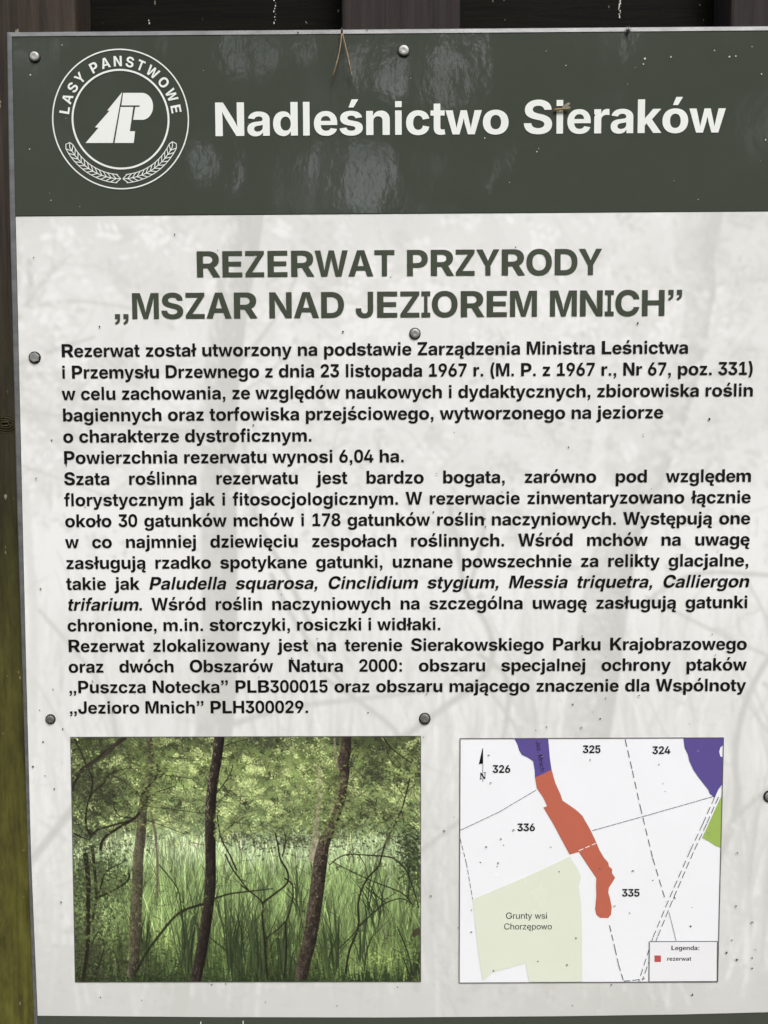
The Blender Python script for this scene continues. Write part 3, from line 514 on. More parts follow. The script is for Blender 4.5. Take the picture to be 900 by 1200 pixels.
# ------------------------------------------------------------------ lettering: outlines of a plain bold sans serif
GLYPHS_BOLD = """ 278
(333|64,292 *64,372 *92,544 *140,702 172,760 294,760 *264,686 *221,524 *199,364 199,292 *199,229 *218,102 *260,-44 294,-136 172,-136 *119,-34 *64,183
)333|39,-136 *74,-43 *115,103 *134,230 134,292 *134,364 *112,524 *69,686 39,760 161,760 *193,702 *241,544 *269,371 269,292 *269,183 *214,-35 161,-136
,278|67,137 206,137 206,38 *206,-50 *170,-115 88,-160 60,-104 *132,-66 137,0 67,0
.278|71,0 71,137 208,137 208,0
0556|278,-10 *198,-10 *90,77 *36,242 36,358 *36,474 *90,638 *198,726 278,726 *358,726 *466,638 *520,474 520,358 *520,242 *466,77 *359,-10|278,118 *315,118 *363,170 *386,277 386,358 *386,439 *363,546 *315,599 278,599 *242,599 *193,546 *170,439 170,358 *170,277 *193,170 *242,118
1556|72,0 72,125 500,125 500,0|371,716 371,0 236,0 236,580 232,580 89,466 89,606 228,716
2556|57,0 57,111 281,346 *308,377 *347,426 *367,474 367,502 *367,533 *342,578 *300,603 273,603 *244,603 *202,577 *179,528 179,494 50,494 *50,565 *106,669 *207,726 273,726 *341,726 *442,671 *498,575 498,513 *498,472 *470,394 *399,297 334,230 245,131 245,126 506,126 506,0
3556|272,-10 *203,-10 *96,44 *35,140 33,204 169,204 *171,177 *199,139 *245,118 273,118 *302,118 *348,142 *373,188 373,222 *373,251 *347,300 *296,330 258,330 188,330 188,431 327,585 327,589 64,589 64,716 489,716 489,604 280,380 280,414 *350,425 *456,375 *515,276 515,211 *515,144 *451,45 *342,-10
4556|24,125 24,246 257,716 387,716 160,254 160,248 532,248 532,125|325,0 325,161 329,216 329,447 452,447 452,0
5556|273,-10 *207,-10 *105,45 *45,142 44,204 176,204 *177,177 *203,135 *247,112 273,112 *303,112 *350,143 *377,199 377,235 *377,273 *349,329 *302,361 271,361 *243,361 *192,335 178,312 58,337 87,716 473,716 473,589 199,589 183,412 186,412 *203,439 *270,474 312,474 *354,474 *425,440 *478,377 *508,291 508,239 *508,167 *449,54 *343,-10
6556|280,-10 *217,-10 *112,47 *49,156 49,233 *49,290 *89,402 128,470 274,716 410,716 215,390 176,390 *185,406 *224,438 *279,458 312,458 *370,458 *457,405 *507,305 507,236 *507,162 *448,52 *346,-10|279,111 *309,111 *354,143 *380,197 380,232 *380,267 *354,322 *309,353 279,353 *250,353 *204,322 *178,268 178,233 *178,197 *204,143 *250,111
7556|100,0 358,585 358,589 57,589 57,716 499,716 499,587 240,0
8556|278,-10 *207,-10 *96,43 *34,135 34,193 *34,237 *70,312 *132,362 170,370 170,374 *120,386 *56,474 56,533 *56,589 *114,676 *214,726 278,726 *341,726 *442,676 *499,588 499,533 *499,474 *435,386 386,374 386,370 *424,362 *486,312 *522,237 522,193 *522,135 *459,43 *349,-10|278,103 *309,103 *355,129 *381,175 381,205 *381,236 *354,282 *307,309 278,309 *248,309 *201,283 *175,236 175,205 *175,175 *200,129 *247,103|278,422 *304,422 *344,446 *367,489 367,516 *367,544 *344,585 *304,609 278,609 *251,609 *211,585 *189,544 189,516 *189,489 *211,446 *252,422
9556|276,726 *339,726 *443,669 *507,560 507,483 *507,426 *467,314 427,246 282,0 146,0 341,327 380,327 *371,310 *332,278 *277,258 244,258 *186,258 *99,311 *49,411 49,480 *49,554 *108,664 *211,726|277,605 *248,605 *202,574 *176,519 176,484 *176,449 *202,394 *248,363 277,363 *306,363 *351,394 *378,449 378,483 *378,519 *351,574 *306,605
:333|98,0 98,137 235,137 235,0|98,382 98,519 235,519 235,382
A722|23,0 259,716 457,716 699,0 532,0 425,334 *404,405 *362,570 339,664 372,664 *351,570 *312,404 291,334 189,0|174,161 174,281 548,281 548,161
B722|68,0 68,716 388,716 *475,716 *593,669 *652,587 652,533 *652,491 *614,428 *549,387 508,379 508,371 *553,370 *633,327 *683,251 683,198 *683,141 *620,52 *499,0 410,0|239,126 373,126 *442,126 *506,174 506,214 *506,244 *474,288 *417,314 377,314 239,314|239,417 361,417 *394,417 *448,439 *478,478 478,506 *478,544 *418,591 364,591 239,591
C722|374,-10 *279,-10 *129,77 *43,241 43,358 *43,475 *130,640 *280,726 374,726 *435,726 *541,691 *622,625 *674,530 682,468 527,468 *522,497 *497,541 *458,573 *407,589 378,589 *323,589 *243,534 *199,431 199,358 *199,282 *243,179 *324,127 377,127 *407,127 *457,144 *497,175 *523,219 528,248 683,248 *677,198 *631,107 *552,33 *443,-10
D722|322,0 132,0 132,133 315,133 *383,133 *475,179 *521,279 521,358 *521,437 *474,537 *383,583 315,583 129,583 129,716 324,716 *434,716 *592,630 *678,470 678,358 *678,247 *593,86 *433,0|220,716 220,0 63,0 63,716
E667|69,0 69,716 610,716 610,588 241,588 241,424 581,424 581,299 241,299 241,128 610,128 610,0
H722|60,0 60,716 212,716 212,430 510,430 510,716 662,716 662,0 510,0 510,302 212,302 212,0
I278|20,0 20,128 94,128 94,588 20,588 20,716 258,716 258,588 184,588 184,128 258,128 258,0
J556|264,-10 *154,-10 *29,108 29,217 29,259 178,259 178,214 *178,165 *224,114 264,114 *304,114 *349,165 349,215 349,716 497,716 497,217 *497,108 *373,-10
K722|178,156 178,295 *200,335 *242,404 *294,472 328,514 499,716 689,716 384,363 371,368|62,0 62,716 219,716 219,527 216,341 219,265 219,0|513,0 305,317 404,432 698,0
L611|68,0 68,716 238,716 238,128 573,128 573,0
M833|56,0 56,716 272,716 369,405 *375,381 *393,304 *410,215 *426,132 431,102 404,102 *409,132 *424,214 *441,303 *458,381 465,405 561,716 777,716 777,0 637,0 637,327 *637,351 *638,423 *640,507 *642,592 642,629 651,629 *643,588 *623,501 *602,419 *584,350 577,327 475,0 358,0 254,327 *248,350 *229,418 *209,500 *188,587 179,629 189,629 *190,593 *192,509 *194,424 *195,352 195,327 195,0
N722|59,0 59,716 224,716 433,367 *450,338 *485,271 *520,190 538,139 523,139 *520,179 *514,271 *511,356 511,386 511,716 663,716 663,0 497,0 308,317 *285,356 *248,427 *208,511 181,570 199,570 *202,518 *208,422 *212,343 212,318 212,0
O778|389,-10 *291,-10 *135,77 *44,241 44,358 *44,475 *135,640 *291,726 389,726 *487,726 *643,640 *734,475 734,358 *734,241 *643,76 *487,-10|389,127 *445,127 *527,180 *572,283 572,358 *572,433 *527,536 *445,589 389,589 *334,589 *251,536 *206,432 206,358 *206,283 *251,180 *334,127
P667|64,0 64,716 361,716 *446,716 *566,654 *630,544 630,472 *630,400 *565,291 *443,230 357,230 169,230 169,354 330,354 *375,354 *434,384 *463,437 463,472 *463,508 *434,560 *374,589 329,589 226,589 226,0
R722|69,0 69,716 385,716 *476,716 *604,658 *672,553 672,481 *672,409 *603,307 *473,252 381,252 171,252 171,376 352,376 *400,376 *463,400 *494,446 494,481 *494,517 *463,565 *400,589 351,589 241,589 241,0|510,0 316,326 502,326 701,0
S667|340,-10 *250,-10 *116,43 *42,149 40,227 194,227 *197,192 *234,144 *297,120 338,120 *377,120 *434,141 *466,180 466,206 *466,229 *437,261 *382,284 341,293 261,312 *167,334 *59,429 59,508 *59,573 *132,671 *259,726 341,726 *424,726 *548,671 *616,573 617,509 463,509 *459,550 *395,596 340,596 *303,596 *250,576 *224,541 224,518 *224,493 *255,460 *307,439 339,431 404,416 *453,406 *535,370 *595,319 *627,250 627,205 *627,139 *559,42 *430,-10
T611|32,588 32,716 579,716 579,588 377,588 377,0 234,0 234,588
W944|197,0 21,716 177,716 249,376 *259,331 *274,226 *289,121 297,73 271,73 *279,121 *295,226 *312,331 322,376 399,716 545,716 622,376 *632,331 *649,226 *665,121 673,73 647,73 *654,121 *669,226 *685,331 694,376 767,716 923,716 746,0 585,0 501,354 *486,417 *466,565 454,641 490,641 *476,567 *458,420 443,354 359,0
Y667|265,0 265,266 21,716 188,716 296,494 *312,461 *338,396 351,351 323,351 *335,396 *360,462 376,494 480,716 646,716 406,266 406,0
Z611|50,0 50,91 316,492 *341,530 *403,607 435,645 445,595 *400,590 *309,588 264,588 49,588 49,716 561,716 561,625 300,231 *273,191 *209,111 176,71 166,121 *214,126 *308,128 356,128 562,128 562,0
a556|203,-10 *153,-10 *75,24 *30,92 30,143 *30,186 *62,244 *117,279 *187,298 226,301 *271,306 *325,314 *351,331 351,347 351,349 *351,370 *333,398 *298,413 273,413 *248,413 *210,398 *185,373 180,356 45,376 *58,421 *119,485 *213,519 274,519 *318,519 *399,498 *462,456 *499,391 499,346 499,0 359,0 359,71 355,71 *341,47 *299,10 *241,-10|246,90 *277,90 *325,115 *352,157 352,183 352,236 *346,232 *322,225 *293,220 *265,215 254,214 *228,210 *191,194 *171,168 171,148 *171,129 *191,103 *224,90
b611|361,-9 *319,-9 *260,19 *222,61 212,82 205,82 205,0 58,0 58,716 208,716 208,426 212,426 *222,447 *258,490 *318,519 362,519 *419,519 *516,461 *574,344 574,255 *574,170 *518,52 *421,-9|313,107 *348,107 *396,145 *421,212 421,256 *421,300 *396,366 *348,404 313,404 *278,404 *230,367 *204,301 204,256 *204,211 *230,144 *279,107
c556|289,-11 *211,-11 *97,56 *36,175 36,254 *36,334 *97,453 *211,519 289,519 *336,519 *415,495 *475,449 *514,385 521,345 386,320 *382,340 *365,372 *341,394 *310,406 291,406 *256,406 *209,368 *184,300 184,255 *184,210 *209,141 *256,103 291,103 *310,103 *342,115 *366,138 *383,171 387,192 521,168 *515,127 *476,61 *416,15 *337,-11
d611|250,-9 *191,-9 *93,52 *37,170 37,255 *37,344 *95,461 *192,519 249,519 *293,519 *353,490 *390,447 399,426 403,426 403,716 553,716 553,0 406,0 406,82 399,82 *389,61 *351,19 *293,-9|298,107 *333,107 *381,144 *407,211 407,256 *407,301 *381,367 *333,404 298,404 *263,404 *215,366 *190,300 190,256 *190,212 *215,145 *263,107
e556|288,-11 *210,-11 *96,54 *35,172 35,254 *35,333 *96,452 *207,519 282,519 *333,519 *420,486 *486,421 *522,324 522,258 522,219 91,219 91,308 453,308 385,285 *385,324 *362,380 *317,411 283,411 *249,411 *202,380 *178,326 178,290 178,227 *178,185 *206,127 *257,98 291,98 *314,98 *351,111 *378,137 385,156 515,133 *502,89 *441,25 *348,-11
f333|307,513 307,403 8,403 8,513|87,0 87,554 *87,621 *125,710 *193,755 236,755 *265,755 *314,742 326,737 303,607 *296,610 *274,615 263,615 *236,615 *214,581 214,551 214,0
g611|295,-216 *228,-216 *129,-181 *67,-119 56,-79 184,-45 *190,-60 *217,-88 *262,-105 294,-105 *347,-105 *406,-55 406,-3 406,90 394,90 *385,69 *348,31 *291,7 249,7 *191,7 *94,61 *37,172 37,257 *37,345 *96,461 *192,519 250,519 *293,519 *353,490 *391,447 401,426 406,426 406,513 553,513 553,7 *553,-67 *487,-166 *370,-216|298,116 *332,116 *381,150 *406,213 406,258 *406,302 *381,367 *333,404 298,404 *263,404 *215,366 *190,301 190,258 *190,214 *215,150 *263,116
h611|210,295 210,0 59,0 59,716 207,716 207,384 195,384 *216,447 *300,519 369,519 *424,519 *507,472 *552,386 552,326 552,0 401,0 401,300 *401,346 *352,398 308,398 *279,398 *235,374 *210,328
i278|70,0 70,519 207,519 207,0|70,589 70,716 207,716 207,589
j278|61,513 217,513 217,-26 *217,-91 *166,-169 *71,-204 6,-204 -26,-204 -26,-84 -6,-84 *31,-84 *61,-54 61,-24|70,589 70,716 208,716 208,589
k556|191,145 191,320 213,320 375,513 544,513 322,254 286,254|57,0 57,716 205,716 205,0|381,0 231,221 329,324 553,0
l278|70,0 70,716 207,716 207,0
m889|58,0 58,513 197,513 205,383 194,383 *206,432 *255,492 *319,520 355,520 *412,520 *482,450 499,374 482,374 *494,425 *548,490 *621,520 662,520 *711,520 *787,479 *831,401 831,346 831,0 681,0 681,316 *681,358 *634,400 600,400 *574,400 *537,378 *517,339 517,313 517,0 372,0 372,319 *372,356 *328,400 293,400 *269,400 *230,378 *208,338 208,308 208,0
n611|210,295 210,0 59,0 59,513 201,513 203,384 195,384 *216,447 *301,519 369,519 *424,519 *507,472 *552,386 552,326 552,0 401,0 401,300 *401,346 *352,398 309,398 *280,398 *235,374 *210,328
o611|306,-11 *223,-11 *103,56 *38,175 38,254 *38,334 *103,453 *223,519 306,519 *388,519 *508,453 *573,334 573,254 *573,175 *508,56 *388,-11|306,103 *342,103 *392,142 *417,211 417,255 *417,299 *392,367 *342,406 306,406 *269,406 *219,367 *195,299 195,255 *195,211 *219,142 *269,103
p611|58,-204 58,513 205,513 205,426 212,426 *222,447 *258,490 *318,519 362,519 *419,519 *516,461 *574,344 574,255 *574,170 *518,52 *421,-9 361,-9 *319,-9 *260,19 *222,61 212,82 208,82 208,-204|313,107 *348,107 *396,145 *421,212 421,256 *421,300 *396,366 *348,404 313,404 *278,404 *230,367 *204,301 204,256 *204,211 *230,144 *279,107
q611|553,-204 403,-204 403,82 399,82 *389,61 *351,19 *293,-9 250,-9 *191,-9 *93,52 *37,170 37,255 *37,344 *95,461 *192,519 249,519 *293,519 *353,490 *390,447 399,426 406,426 406,513 553,513|298,107 *333,107 *381,144 *407,211 407,256 *407,301 *381,367 *333,404 298,404 *263,404 *215,366 *190,300 190,256 *190,212 *215,145 *263,107
r389|57,0 57,513 199,513 199,422 204,422 *218,470 *284,519 327,519 *338,519 *363,517 372,514 372,386 *362,389 *326,393 311,393 *280,393 *231,366 *203,319 203,288 203,0
s556|277,-11 *211,-11 *109,26 *45,94 35,142 177,165 *187,130 *239,95 282,95 *321,95 *366,123 366,144 *366,164 *333,188 298,195 205,212 *127,228 *49,301 49,359 *49,409 *106,480 *209,519 278,519 *344,519 *439,485 *498,423 507,380 372,359 *364,385 *318,416 281,416 *247,416 *201,390 201,368 *201,350 *231,324 267,317 366,298 *445,284 *522,215 522,160 *522,109 *459,32 *349,-11
t333|304,513 304,403 9,403 9,513|75,658 214,658 214,152 *214,129 *234,107 256,107 *264,107 *292,111 298,113 317,5 *294,-2 *249,-8 229,-8 *154,-8 *75,68 75,140
u611|242,-7 *187,-7 *104,40 *59,127 59,187 59,513 210,513 210,213 *210,167 *259,114 303,114 *332,114 *376,139 *401,185 401,217 401,513 552,513 552,0 410,0 408,128 415,128 *395,65 *310,-7
w778|157,0 11,513 159,513 200,328 *211,276 *236,156 247,84 231,84 *243,155 *270,276 282,328 325,513 453,513 495,328 *507,276 *534,156 546,84 531,84 *541,155 *565,276 576,328 617,513 767,513 619,0 476,0 422,193 *414,221 *399,293 *384,368 376,399 401,399 *393,368 *378,293 *363,221 355,193 301,0
y556|52,-193 84,-77 102,-82 *130,-90 *172,-83 *196,-54 197,-28 200,-1 13,513 163,513 243,252 *259,201 *277,99 289,43 258,43 *270,99 *294,202 310,252 395,513 543,513 332,-62 *317,-106 *269,-172 *196,-208 144,-208 *117,-208 *68,-199
z500|50,0 50,86 280,393 280,397 58,397 58,513 442,513 442,418 227,120 227,116 450,116 450,0
ó611|306,-11 *223,-11 *103,56 *38,175 38,254 *38,334 *103,453 *223,519 306,519 *388,519 *508,453 *573,334 573,254 *573,175 *508,56 *388,-11|306,103 *342,103 *392,142 *417,211 417,255 *417,299 *392,367 *342,406 306,406 *269,406 *219,367 *195,299 195,255 *195,211 *219,142 *269,103|251,589 318,762 458,762 357,589
ą556|203,-10 *153,-10 *75,24 *30,92 30,143 *30,186 *62,244 *117,279 *187,298 226,301 *271,306 *325,314 *351,331 351,347 351,349 *351,370 *333,398 *298,413 273,413 *248,413 *210,398 *185,373 180,356 45,376 *58,421 *119,485 *213,519 274,519 *318,519 *399,498 *462,456 *499,391 499,346 499,0 359,0 359,71 355,71 *341,47 *299,10 *241,-10|246,90 *277,90 *325,115 *352,157 352,183 352,236 *346,232 *322,225 *293,220 *265,215 254,214 *228,210 *191,194 *171,168 171,148 *171,129 *191,103 *224,90|420,-208 *365,-208 *296,-153 296,-104 *296,-70 *330,-14 359,7 499,0 *460,-17 *423,-55 423,-81 *423,-97 *439,-116 456,-116 *466,-116 *483,-110 490,-105 521,-183 *503,-194 *449,-208
ę556|288,-11 *210,-11 *96,54 *35,172 35,254 *35,333 *96,452 *207,519 282,519 *333,519 *420,486 *486,421 *522,324 522,258 522,219 91,219 91,308 453,308 385,285 *385,324 *362,380 *317,411 283,411 *249,411 *202,380 *178,326 178,290 178,227 *178,185 *206,127 *257,98 291,98 *314,98 *351,111 *378,137 385,156 515,133 *502,89 *441,25 *348,-11|415,-210 *361,-210 *293,-155 293,-106 *293,-89 *302,-57 *317,-27 *338,2 351,17 515,133 *505,97 *472,35 *439,-18 *417,-64 417,-82 *417,-99 *433,-118 449,-118 *459,-118 *475,-112 483,-107 513,-185 *496,-196 *443,-210
ł278|70,0 70,716 207,716 207,0|-4,222 -4,352 284,498 284,368
ś556|277,-11 *211,-11 *109,26 *45,94 35,142 177,165 *187,130 *239,95 282,95 *321,95 *366,123 366,144 *366,164 *333,188 298,195 205,212 *127,228 *49,301 49,359 *49,409 *106,480 *209,519 278,519 *344,519 *439,485 *498,423 507,380 372,359 *364,385 *318,416 281,416 *247,416 *201,390 201,368 *201,350 *231,324 267,317 366,298 *445,284 *522,215 522,160 *522,109 *459,32 *349,-11|225,589 291,762 430,762 330,589
”500|62,716 201,716 201,617 *201,529 *165,464 83,419 55,475 *127,513 132,579 62,579|289,716 428,716 428,617 *428,529 *392,464 310,419 282,475 *354,513 359,579 289,579
„500|62,137 201,137 201,38 *201,-50 *165,-115 83,-160 55,-104 *127,-66 132,0 62,0|289,137 428,137 428,38 *428,-50 *392,-115 310,-160 282,-104 *354,-66 359,0 289,0"""
GLYPHS_REGULAR = """ 278
.278|91,0 91,100 191,100 191,0
C722|378,-10 *286,-10 *141,79 *59,244 59,358 *59,471 *141,636 *286,726 378,726 *432,726 *529,694 *607,633 *658,546 668,491 576,491 *569,528 *531,583 *478,622 *413,641 378,641 *313,641 *209,576 *148,449 148,358 *148,266 *209,140 *314,75 378,75 *413,75 *478,95 *531,133 *569,189 576,225 668,225 *659,171 *607,84 *530,23 *433,-10
G778|402,-10 *300,-10 *148,80 *62,245 62,358 *62,471 *148,636 *298,726 396,726 *456,726 *560,692 *643,630 *697,544 707,492 607,492 *596,526 *557,581 *504,620 *436,641 396,641 *329,641 *220,576 *156,450 156,358 *156,266 *221,140 *332,75 402,75 *466,75 *564,126 *618,221 618,285 647,280 422,280 422,360 713,360 713,282 *713,193 *632,62 *492,-10
J500|233,-10 *149,-10 *43,102 43,205 43,243 124,243 124,205 *124,139 *184,71 233,71 *282,71 *342,139 342,205 342,716 423,716 423,205 *423,102 *317,-10
M833|81,0 81,716 203,716 368,264 *374,248 *389,201 *405,145 *421,90 426,66 407,66 *414,88 *429,143 *446,199 *461,248 467,264 630,716 752,716 752,0 668,0 668,409 *668,431 *668,488 *670,550 *671,615 671,645 679,645 *669,612 *648,543 *628,479 *610,426 603,409 453,0 379,0 227,409 *221,426 *204,477 *183,540 *162,610 150,645 158,645 *159,618 *161,556 *162,492 *163,433 163,409 163,0
c500|262,-12 *197,-12 *99,55 *44,174 44,253 *44,333 *99,453 *197,519 262,519 *297,519 *358,500 *409,464 *446,411 456,377 382,355 *376,375 *355,408 *325,432 *285,445 262,445 *214,445 *153,392 *123,304 123,253 *123,203 *153,116 *214,63 262,63 *286,63 *326,77 *357,102 *379,137 384,157 457,135 *448,100 *411,47 *359,9 *297,-12
e556|292,-12 *217,-12 *108,55 *48,173 48,252 *48,331 *106,451 *212,519 283,519 *324,519 *405,492 *470,432 *509,334 509,263 509,228 105,228 105,298 464,298 425,272 *425,323 *393,401 *330,446 283,446 *236,446 *169,400 *133,327 133,286 133,239 *133,182 *173,103 *245,62 293,62 *324,62 *374,80 *410,115 420,141 501,119 *489,81 *431,22 *346,-12
h556|155,307 155,0 73,0 73,716 155,716 155,388 141,388 *164,459 *251,519 309,519 *361,519 *440,476 *483,391 483,326 483,0 400,0 400,319 *400,378 *338,445 285,445 *248,445 *189,413 *155,351
i222|66,0 66,519 154,519 154,0|66,616 66,716 154,716 154,616
n556|155,307 155,0 73,0 73,513 152,513 153,388 141,388 *165,459 *251,519 310,519 *362,519 *440,476 *483,391 483,326 483,0 401,0 401,319 *401,378 *339,445 285,445 *248,445 *189,413 *155,351
o556|278,-12 *209,-12 *105,55 *47,174 47,253 *47,333 *105,453 *209,519 278,519 *347,519 *451,453 *509,333 509,253 *509,174 *451,55 *347,-12|278,63 *329,63 *395,116 *427,203 427,253 *427,304 *395,392 *329,445 278,445 *227,445 *162,392 *130,304 130,253 *130,203 *162,116 *227,63
p556|70,-204 70,513 147,513 147,431 156,431 *164,444 *195,486 *251,519 300,519 *362,519 *456,455 *510,336 510,255 *510,173 *457,54 *362,-12 300,-12 *253,-12 *196,22 *164,65 156,79 150,79 150,-204|288,63 *335,63 *397,115 *429,202 429,256 *429,309 *398,395 *335,445 288,445 *243,445 *180,398 *149,313 149,256 *149,199 *181,112 *243,63
r333|68,0 68,513 143,513 143,434 149,434 *162,473 *231,520 274,520 *282,520 *306,519 313,519 313,436 *310,437 *282,440 266,440 *232,440 *177,409 *146,356 146,321 146,0
s500|249,-12 *196,-12 *113,20 *59,80 50,124 129,143 *140,101 *202,61 248,61 *302,61 *366,107 366,139 *366,166 *329,201 290,210 204,230 *134,246 *66,315 66,370 *66,414 *116,481 *202,519 257,519 *310,519 *385,487 *432,432 443,396 368,376 *357,404 *308,449 258,449 *211,449 *150,407 150,375 *150,346 *191,312 237,301 315,283 *385,266 *453,197 453,144 *453,99 *401,29 *309,-12
t278|248,513 248,442 8,442 8,513|78,658 153,658 153,133 *153,99 *178,67 207,67 *215,67 *237,71 246,72 261,3 *249,-2 *220,-7 205,-7 *145,-7 *78,64 78,127
u556|247,-7 *195,-7 *116,36 *73,122 73,187 73,513 155,513 155,194 *155,135 *218,68 271,68 *308,68 *366,100 *400,162 400,205 400,513 483,513 483,0 404,0 404,124 415,124 *391,52 *303,-7
w722|176,0 30,513 112,513 171,289 *183,243 *211,127 224,54 211,54 *224,124 *250,240 263,289 321,513 403,513 460,289 *472,242 *498,126 511,54 498,54 *511,125 *538,241 551,289 610,513 692,513 546,0 469,0 406,232 *397,267 *379,341 *361,418 352,458 370,458 *361,418 *343,341 *325,266 316,232 253,0
y500|61,-198 81,-122 89,-124 *113,-131 *152,-125 *183,-87 195,-48 209,-3 23,513 109,513 212,209 *229,161 *252,67 264,23 235,23 *248,67 *271,161 287,209 391,513 477,513 263,-82 *248,-125 *207,-181 *152,-208 118,-208 *97,-208 *67,-201
z500|56,0 56,61 333,431 333,436 65,436 65,513 435,513 435,447 166,82 166,77 444,77 444,0
ę556|292,-12 *217,-12 *108,55 *48,173 48,252 *48,331 *106,451 *212,519 283,519 *324,519 *405,492 *470,432 *509,334 509,263 509,228 105,228 105,298 464,298 425,272 *425,323 *393,401 *330,446 283,446 *236,446 *169,400 *133,327 133,286 133,239 *133,182 *173,103 *245,62 293,62 *324,62 *374,80 *410,115 420,141 501,119 *489,81 *431,22 *346,-12|413,-213 *368,-213 *304,-164 304,-118 *304,-101 *314,-66 *332,-31 *357,6 372,24 501,119 *488,79 *450,17 *413,-35 *388,-80 388,-101 *388,-119 *407,-139 427,-139 *440,-139 *461,-131 470,-125 497,-188 *483,-197 *442,-213"""
def load_glyphs(txt):
    D = {}
    for L in txt.split('\n'):
        ch, rest = L[0], L[1:].split('|')
        cs = []
        for c in rest[1:]:
            pts = [(*(float(q) for q in p.lstrip('*').split(',')), not p.startswith('*')) for p in c.split()]
            full = []
            for i, p in enumerate(pts):
                full.append(p); q = pts[(i + 1) % len(pts)]
                if not p[2] and not q[2]: full.append(((p[0] + q[0]) / 2, (p[1] + q[1]) / 2, True))
            k = next(i for i, p in enumerate(full) if p[2]); full = full[k:] + full[:k]
            o = []; i = 0
            while i < len(full):
                p = full[i]; o.append(p[:2])
                if i + 1 < len(full) and not full[i + 1][2]:
                    b, e = full[i + 1], full[(i + 2) % len(full)]
                    for t in (0.25, 0.5, 0.75):
                        o.append(tuple((1 - t) ** 2 * p[j] + 2 * t * (1 - t) * b[j] + t * t * e[j] for j in (0, 1)))
                    i += 2
                else: i += 1
            cs.append(o)
        D[ch] = (int(rest[0]), cs)
    return D
def winding(p, cs):
    w = 0
    for c in cs:
        for i in range(len(c)):
            (x0, y0), (x1, y1) = c[i - 1], c[i]
            if (y0 <= p[1]) != (y1 <= p[1]):
                if p[0] < x0 + (p[1] - y0) / (y1 - y0) * (x1 - x0): w += 1 if y1 > y0 else -1
    return w
def triangulate(glyph):
    """triangles of a letter, its overlapping strokes merged"""
    pts, eds = [], []
    for c in glyph[1]:
        b = len(pts); pts += [Vector(p) for p in c]; eds += [(b + i, b + (i + 1) % len(c)) for i in range(len(c))]
    v, _, f, *_ = delaunay_2d_cdt(pts, eds, [], 0, 1e-4)
    keep = [t for t in f if winding(tuple(sum((v[i] for i in t), Vector((0, 0))) / 3), glyph[1])]
    return [(0, [tuple(p) for p in v], keep)]
class Font:
    def __init__(s, txt): s.g = load_glyphs(txt); s.c = {}
    def shape(s, ch):
        if ch not in s.c: s.c[ch] = triangulate(s.g[ch])
        return s.c[ch]
    def width(s, t): return sum(s.g[c][0] for c in t) / 1000.0
BOLD, REGULAR = Font(GLYPHS_BOLD), Font(GLYPHS_REGULAR)
Y_INK = -0.0006
def put_glyph(v, f, font, ch, org, ax, ay, size, y, shear=0.0):
    """one letter with its origin at org, ax / ay = unit vectors along and up the line"""
    hw = font.g[ch][0] / 2
    for n, flat, tris in font.shape(ch):
        b = len(v); yy = y - n * 2e-5
        for (gx, gy) in flat:
            gx = hw + (gx - hw) * 1.04
            gx, gy = (gx + shear * gy) * size / 1000, gy * size / 1000
            v.append((org[0] + ax[0] * gx + ay[0] * gy, yy, org[1] + ax[1] * gx + ay[1] * gy))
        for t in tris:
            p, q, r = (v[b + i] for i in t)
            cr = (q[0] - p[0]) * (r[2] - p[2]) - (q[2] - p[2]) * (r[0] - p[0])
            f.append(tuple(b + i for i in (t if cr > 0 else t[::-1])))
def set_line(name, text, a, b, size, mat, parent, font=None, y=Y_INK, justify=False, squeeze=False, italic=()):
    """text from point a to point b (x, z on the board); justify stretches the spaces, squeeze scales the advances"""
    font = font or BOLD
    a, b = Vector(a), Vector(b); L = (b - a).length; ax = (b - a) / L; ay = Vector((-ax.y, ax.x))
    w = font.width(text) * size; v, f = [], []
    extra = (L - w) / text.count(' ') if justify else 0.0
    k = L / w if squeeze else 1.0
    p = 0.0
    for i, ch in enumerate(text):
        sh = 0.21 if any(s <= i < e for s, e in italic) else 0.0
        if ch != ' ': put_glyph(v, f, font, ch, a + ax * p, ax * k, ay, size, y, sh)
        p += font.g[ch][0] / 1000 * size * k + (extra if ch == ' ' else 0.0)
    return link_mesh(name, v, f, mat, parent)

# ================================================================== THE PLACE
# ------------------------------------------------------------------ ground (below the picture, carries the posts)
gm = NT('leaf_litter_soil'); gf = gm.noise(gm.coords(), 6.0, 8, 0.7)
gm.set(Base_Color=gm.ramp(gf, [(0.3, (0.05, 0.045, 0.028)), (0.6, (0.10, 0.10, 0.05)), (0.8, (0.16, 0.14, 0.09))]), Roughness=0.95)
tag(link_mesh('ground', [(-30, -30, 0), (30, -30, 0), (30, 30, 0), (-30, 30, 0)], [(0, 1, 2, 3)], gm.m), kind='structure')

